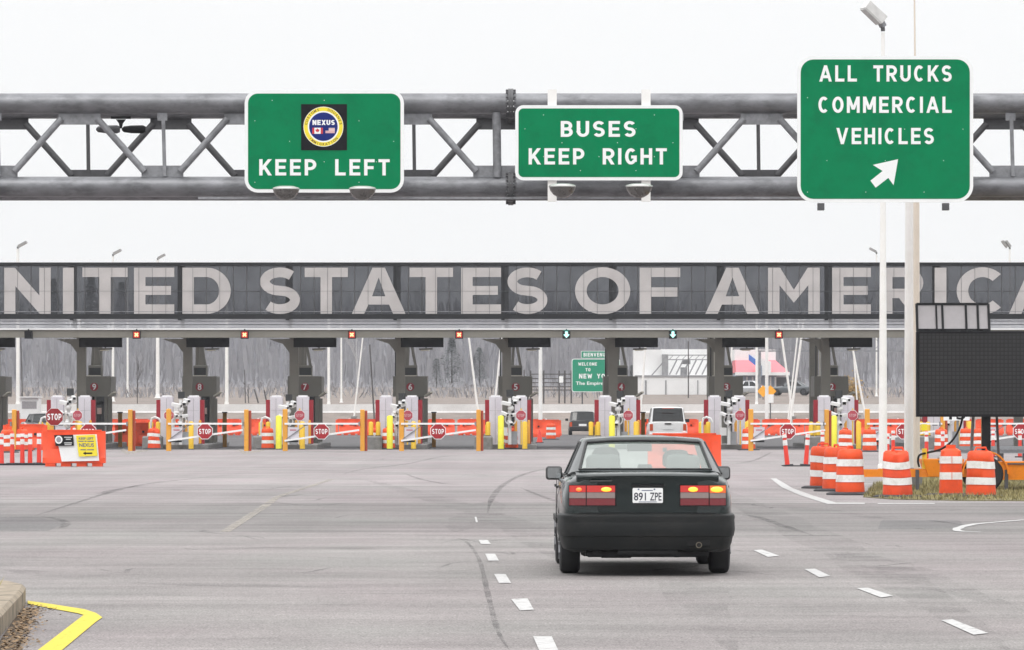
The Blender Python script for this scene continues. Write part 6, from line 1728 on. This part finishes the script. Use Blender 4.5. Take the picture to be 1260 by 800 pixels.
# red roofed shop
sh = empty('shop_building', 'shop with red mansard roof and white gable right of booth 3', 'building', W(938, 488, 440)); sh.location.z = terr(440) - .3
k = 440 / F; wx = lambda px: (px - 630) * k - sh.location.x; wz = lambda py: HC + (HY - py) * k - sh.location.z
MB().box(wx(906), wx(956), .8, 8, 0, wz(461)).build('shop_wall', mat('blue_grey_wall', (.30, .36, .44), .6, var=.1), sh, smooth=0)
for px in (911, 918.5, 925.5, 947.5, 953.5): MB().box(wx(px), wx(px + 2.2), .72, .79, 0, wz(463.5)).build('pilaster', mw, sh, smooth=0)
rd_ = mat('red_roof_tiles', C8(226, 124, 132), .7, var=.06, scale=2, stretch=(.3, 1, 3))
MB().rings([[(wx(905.5), -.3, wz(458.5)), (wx(971), -.3, wz(458.5)), (wx(971), 8, wz(458.5)), (wx(905.5), 8, wz(458.5))], [(wx(905.5), 1.6, wz(443)), (wx(955), 1.6, wz(443)), (wx(955), 7, wz(443)), (wx(905.5), 7, wz(443))]]).build('mansard_roof', rd_, sh, smooth=0)
MB().box(wx(905), wx(956), 2.0, 7, wz(443.2), wz(430)).build('parapet', mw, sh, smooth=0)
MB().box(wx(904.5), wx(971.5), -.5, -.28, wz(462), wz(458)).build('fascia', mw, sh, smooth=0)
MB().prism([(wx(931.5), wz(462)), (wx(948), wz(462)), (wx(948), wz(445)), (wx(921.5), wz(436.5)), (wx(922), wz(440)), (wx(931.5), wz(450))], -1.1, -.52).build('gable', mw, sh, smooth=0)
MB().prism([(wx(920.5), wz(436)), (wx(931.5), wz(444.5)), (wx(931.5), wz(452.5)), (wx(920.5), wz(443.5))], -1.25, -1.12).build('blue_gable_trim', mat('blue_trim', C8(72, 112, 190), .6, var=.05), sh, smooth=0)
MB().box(wx(934), wx(936.5), -1.2, -1.12, wz(463), wz(450)).build('blue_gable_post', mat('grey_blue_trim', C8(110, 125, 150), .6), sh, smooth=0)
MB().box(wx(957), wx(988), 3, 9, 0, wz(464)).build('annex_wall', mat('annex_grey', (.16, .16, .17), .7, var=.1), sh, smooth=0)
MB().box(wx(956), wx(970), 2.8, 3.0, wz(464), wz(462)).build('annex_fascia', mw, sh, smooth=0)
# advance warning signs
for px, lab in ((939, 'left one of the two orange diamond signs by the shop'), (948, 'right one of the two orange diamond signs by the shop')):
    p = W(px, 481.5, 380); t = empty('warning_sign', lab, 'road sign', (p.x, 380, terr(380)), group='orange diamond signs by the shop')
    MB().prism(ngon(0, p.z - terr(380), .52, 4), 0, .03).build('diamond_panel', mat('amber_sheeting', C8(248, 172, 40), .5, var=.05), t, smooth=0)
    MB().box(-.04, .04, .03, .09, 0, p.z - terr(380) + .3).build('post', M['galv_dk'], t, smooth=0)
t = empty('small_sign', 'small white sign on a grey post beside the thick pole right of booth 3', 'sign', (W(948, 0, 312).x, 312, .9))
MB().box(-.22, .22, -.02, .01, 1.3, 1.9).build('panel', M['sign_white'], t, smooth=0); MB().box(-.04, .04, .01, .07, 0, 1.8).build('post', M['galv_dk'], t, smooth=0)
# gate-like white frame at left, white kiosk
t = empty('white_kiosk', 'small white shed with a dark window behind the left white pole', 'shed', W(38, 505, 300)); t.location.z = .0
k = 300 / F; wx = lambda px: (px - 630) * k - t.location.x; wz = lambda py: HC + (HY - py) * k
MB().box(wx(25), wx(47), 0, 2, 0, wz(489.5)).build('shed_wall', mw, t, smooth=0); MB().box(wx(24), wx(48), -.2, 2.2, wz(489.4), wz(488)).build('shed_roof', mw, t, smooth=0)
MB().box(wx(27), wx(45), -.02, -.005, wz(503), wz(494)).build('shed_window', mat('shed_glass', (.30, .29, .30), .3), t, smooth=0)
# wooden posts
for xb, yb, xt, yt, w_, d, lab in ((461.5, 515, 455, 424, 2.2, 305, 'tall dark utility pole leaning slightly left of booth 6'), (27.8, 495, 25.5, 415, 1.6, 340, 'thin dark utility pole beside the left white pole'), (302, 505, 301, 455, 1.4, 345, 'short dark post on the slope left of booth 7'), (306, 500, 305, 479, 1.2, 345, 'upright stub post on the slope left of booth 7'),
                                   (318, 500, 313, 479, 2, 345, 'dark post leaning left on the slope left of booth 7'), (328.5, 500, 325, 480, 2, 345, 'dark post leaning beside the pillars of booth 7'), (847, 487, 847, 420, 1.6, 400, 'dark utility pole in front of the white building'), (645, 490, 645, 455, 2, 345, 'dark post behind the white pole right of booth 5')):
    a = W(xb, yb, d); b = W(xt, yt, d); t = empty('wooden_post', lab, 'post', (a.x, d, terr(d)), group='dark wooden posts')
    MB().tube((0, 0, 0), (b.x - a.x, 0, b.z - terr(d)), w_ / 2 / S(d), w_ / 2 / S(d) * .8, 8).build('post_shaft', mg, t)

# lattice sign bridge far right, behind the shop
lt = empty('lattice_gantry', 'distant white lattice sign bridge at the right behind the booths', 'gantry', (W(1040, 0, 400).x, 400, terr(400)))
k = 400 / F; z0 = HC + (HY - 432) * k - lt.location.z; z1 = HC + (HY - 414) * k - lt.location.z; la = MB()
for z in (z0, z1): la.box(-8, 16, -.05, .05, z - .06, z + .06)
for i in range(16): la.beam((-8 + i * 1.5, 0, z0), (-6.5 + i * 1.5, 0, z1), .04, .04); la.beam((-8 + i * 1.5, 0, z1), (-6.5 + i * 1.5, 0, z0), .04, .04)
la.build('lattice_beam', M['galv_lt'], lt, smooth=0)
for x in (-7.8, 15.8): MB().box(x - .12, x + .12, -.12, .12, 0, z0).build('support_post', M['galv_lt'], lt, smooth=0)

# ---- woods
def bare_tree_mb(mb, x, y, z, h, rnd, lod=2, spread=1.0):
    def grow(p, d, l, r, lev):
        q = p + d * l; n = 4 if lev < 2 else 3
        mb.tube(p, q, r, r * .62, n, caps=False)
        if lev >= lod: return
        for i in range((7, 4, 3)[lev]):
            t = rnd.uniform(.35, 1.0) if lev == 0 else rnd.uniform(.3, 1.0)
            a = rnd.uniform(0, 6.28); e = rnd.uniform(.5, 1.0) * spread
            nd = (d + Vector((math.cos(a) * e, math.sin(a) * e, rnd.uniform(.0, .4)))).normalized()
            grow(p + d * l * t, nd, l * rnd.uniform(.35, .58), r * .5 * (1 - .4 * t), lev + 1)
    grow(Vector((x, y, z)), Vector((rnd.uniform(-.05, .05), rnd.uniform(-.05, .05), 1)).normalized(), h * .8, h * .012, 0)
rnd = random.Random(11)
wm = MB()
protos = []
for i in range(6):
    q = MB(); bare_tree_mb(q, 0, 0, 0, 1.0, rnd, 3, .9); protos.append(q)
def clump(q, x, y, z, h, a, wsc):
    c_, s_ = math.cos(a), math.sin(a)
    q.add([], [])
for i in range(760):
    y = rnd.choice((rnd.uniform(470, 620), rnd.uniform(560, 800), rnd.uniform(700, 1060)))
    x = rnd.uniform(-.165, .165) * y
    if 640 + 0 < 630 + x / y * F < 1010 and y < 520: continue
    h = rnd.uniform(6, 12) * (1.0 if y > 560 else .75); h = min(h, HC + 148 * y / F - hill(x, y) + rnd.uniform(-1.5, .8)); a = rnd.uniform(0, 6.28); c_, s_ = math.cos(a), math.sin(a); ws = h * rnd.uniform(.8, 1.25)
    pr = protos[i % 6]; z = hill(x, y) - .2
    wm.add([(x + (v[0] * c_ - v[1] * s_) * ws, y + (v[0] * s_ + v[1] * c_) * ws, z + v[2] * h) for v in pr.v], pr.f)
wo = wm.build('woodland', mat('hazed_branches', (.275, .272, .298), .9, var=.12, scale=.05), normals=False, smooth=0)  # bark lightened beyond its own tone to paint in the haze
tag(wo, 'hazy grey mass of bare winter trees covering the hillside', 'woods', kind='stuff')
# brush: dense twiggy undergrowth that gives the hillside its body
bm_ = MB()
for i in range(37000):
    y = rnd.uniform(400, 1060); x = rnd.uniform(-.165, .165) * y
    px = 630 + x / y * F
    if 775 < px < 1010 and y < 450: continue
    z = hill(x, y) - .1; hs = (.8 if y < 480 else rnd.uniform(1.5, 4.5)); r = rnd.uniform(.05, .16) * (.7 if y < 480 else 1.8); a = rnd.uniform(0, 3.14)
    u = Vector((math.cos(a), math.sin(a), 0)) * r
    tip = Vector((rnd.uniform(-.4, .4), rnd.uniform(-.4, .4), hs * rnd.uniform(.6, 1.2)))
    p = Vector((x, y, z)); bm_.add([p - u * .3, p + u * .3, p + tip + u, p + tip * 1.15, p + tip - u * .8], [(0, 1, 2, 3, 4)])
bo = bm_.build('undergrowth', mat('hazed_brush', (.275, .268, .282), .95, var=.2, scale=.06), normals=False, smooth=0)  # twig colour lifted as well, with haze painted into it
tag(bo, 'brownish winter brush between the trees on the far slope', 'brush', kind='stuff')
# evergreens one can tell apart
def conifer(label, px, pyb, pyt, d, wpx, col=None, grp='dark evergreens on the far slope'):
    b = W(px, pyb, d); z0 = hill(b.x, d); h = HC + (HY - pyt) / F * d - z0; w = wpx / 2 / S(d)
    t = empty('evergreen_tree', label, 'tree', (b.x, d, z0), group=grp)
    MB().tube((0, 0, 0), (0, 0, h * .95), h * .016, h * .003, 8).build('trunk', mat('bark', (.06, .05, .045), .9), t)
    q = MB()
    for i in range(1700):
        f = rnd.random() ** .75; z = h * (.06 + .92 * f); rr = w * (1 - f) ** .8 * (0.72 + .28 * math.sin(z * 2.3 + rnd.random())) + .1
        a = rnd.uniform(0, 6.28); r = rr * rnd.uniform(.25, 1.08) ** .6
        p = Vector((r * math.cos(a), r * math.sin(a), z - r * .22)); s_ = rnd.uniform(.12, .34) * (h / 10)
        o_ = Vector((math.cos(a), math.sin(a), -.25)) * s_ * 1.6; sd2 = Vector((-math.sin(a), math.cos(a), rnd.uniform(-.3, .3))) * s_ * .55
        q.add([p - sd2, p + sd2, p + o_ + Vector((0, 0, rnd.uniform(-.2, .1) * s_))], [(0, 1, 2)])
    q.build('crown', mat('evergreen_needles', (.125, .138, .138), .8, var=.3, scale=.6), t, normals=False, smooth=0)
for a in (('tall dark evergreen between booths 6 and 5', 556, 492, 412, 470, 46), ('smaller evergreen just right of booth 6', 537, 490, 440, 465, 30), ('evergreen close left of the column of booth 5', 590, 492, 426, 480, 36),
          ('evergreen seen through the glass screen under the letter T at left', 112, 470, 336, 640, 40), ('evergreen seen through the glass screen beside the letter N', 66, 470, 340, 660, 34), ('evergreen seen through the glass screen under the letter E at left', 150, 470, 345, 650, 38),
          ('broad evergreen at the slope left of the white building', 778, 488, 448, 440, 16)):
    conifer(*a)
t = empty('bare_tree', 'small bare forked tree between booths 9 and 8', 'tree', (W(169, 0, 340).x, 340, terr(340)))
q = MB(); bare_tree_mb(q, 0, 0, 0, 3.6, random.Random(5), 3, .5); q.build('trunk', mat('bark', (.06, .05, .045), .9), t)
t = empty('bare_tree', 'pale bare tree behind the message sign right of booth 7', 'tree', (W(440, 0, 430).x, 430, terr(430)))
q = MB(); bare_tree_mb(q, 0, 0, 0, 7.5, random.Random(8), 3, .9); q.build('trunk', mat('pale_bark', (.42, .41, .42), .9), t)
t = empty('shrub', 'yellowing bush in front of the slope right of booth 2', 'bush', (W(1047, 0, 335).x, 335, terr(335)))
q = MB()
for i in range(900):
    p = Vector((rnd.gauss(0, .38), rnd.gauss(0, .3), abs(rnd.gauss(.8, .5)))); s_ = rnd.uniform(.05, .11); u = Vector((rnd.gauss(0, 1), rnd.gauss(0, 1), rnd.gauss(0, 1))).normalized() * s_; v = u.orthogonal().normalized() * s_ * .6
    q.quad(p - u - v, p + u - v, p + u + v, p - u + v)
q.build('leaves', mat('yellow_leaves', (.34, .22, .08), .8, var=.4, scale=2), t, normals=False, smooth=0)
MB().tube((0, 0, -.1), (0, 0, 1.2), .04, .02, 6).build('trunk', mat('bark', (.06, .05, .045), .9), t)

# ------------------------------------------------------------------ the hazy air
hz = MB().box(-420, 420, -30, 1320, -3, 62).build('haze', bpy.data.materials.new('haze_air'), smooth=0)
hm = hz.data.materials[0]; hm.use_nodes = True; hn = hm.node_tree; hn.nodes.clear()
pv = hn.nodes.new('ShaderNodeVolumePrincipled'); ho = hn.nodes.new('ShaderNodeOutputMaterial')
pv.inputs['Color'].default_value = (.88, .91, .97, 1); pv.inputs['Density'].default_value = HAZE if 'HAZE' in globals() else .00018
pv.inputs['Anisotropy'].default_value = .1
hn.links.new(pv.outputs[0], ho.inputs['Volume'])
tag(hz, 'thin winter haze lying over the whole place', 'haze', kind='stuff')
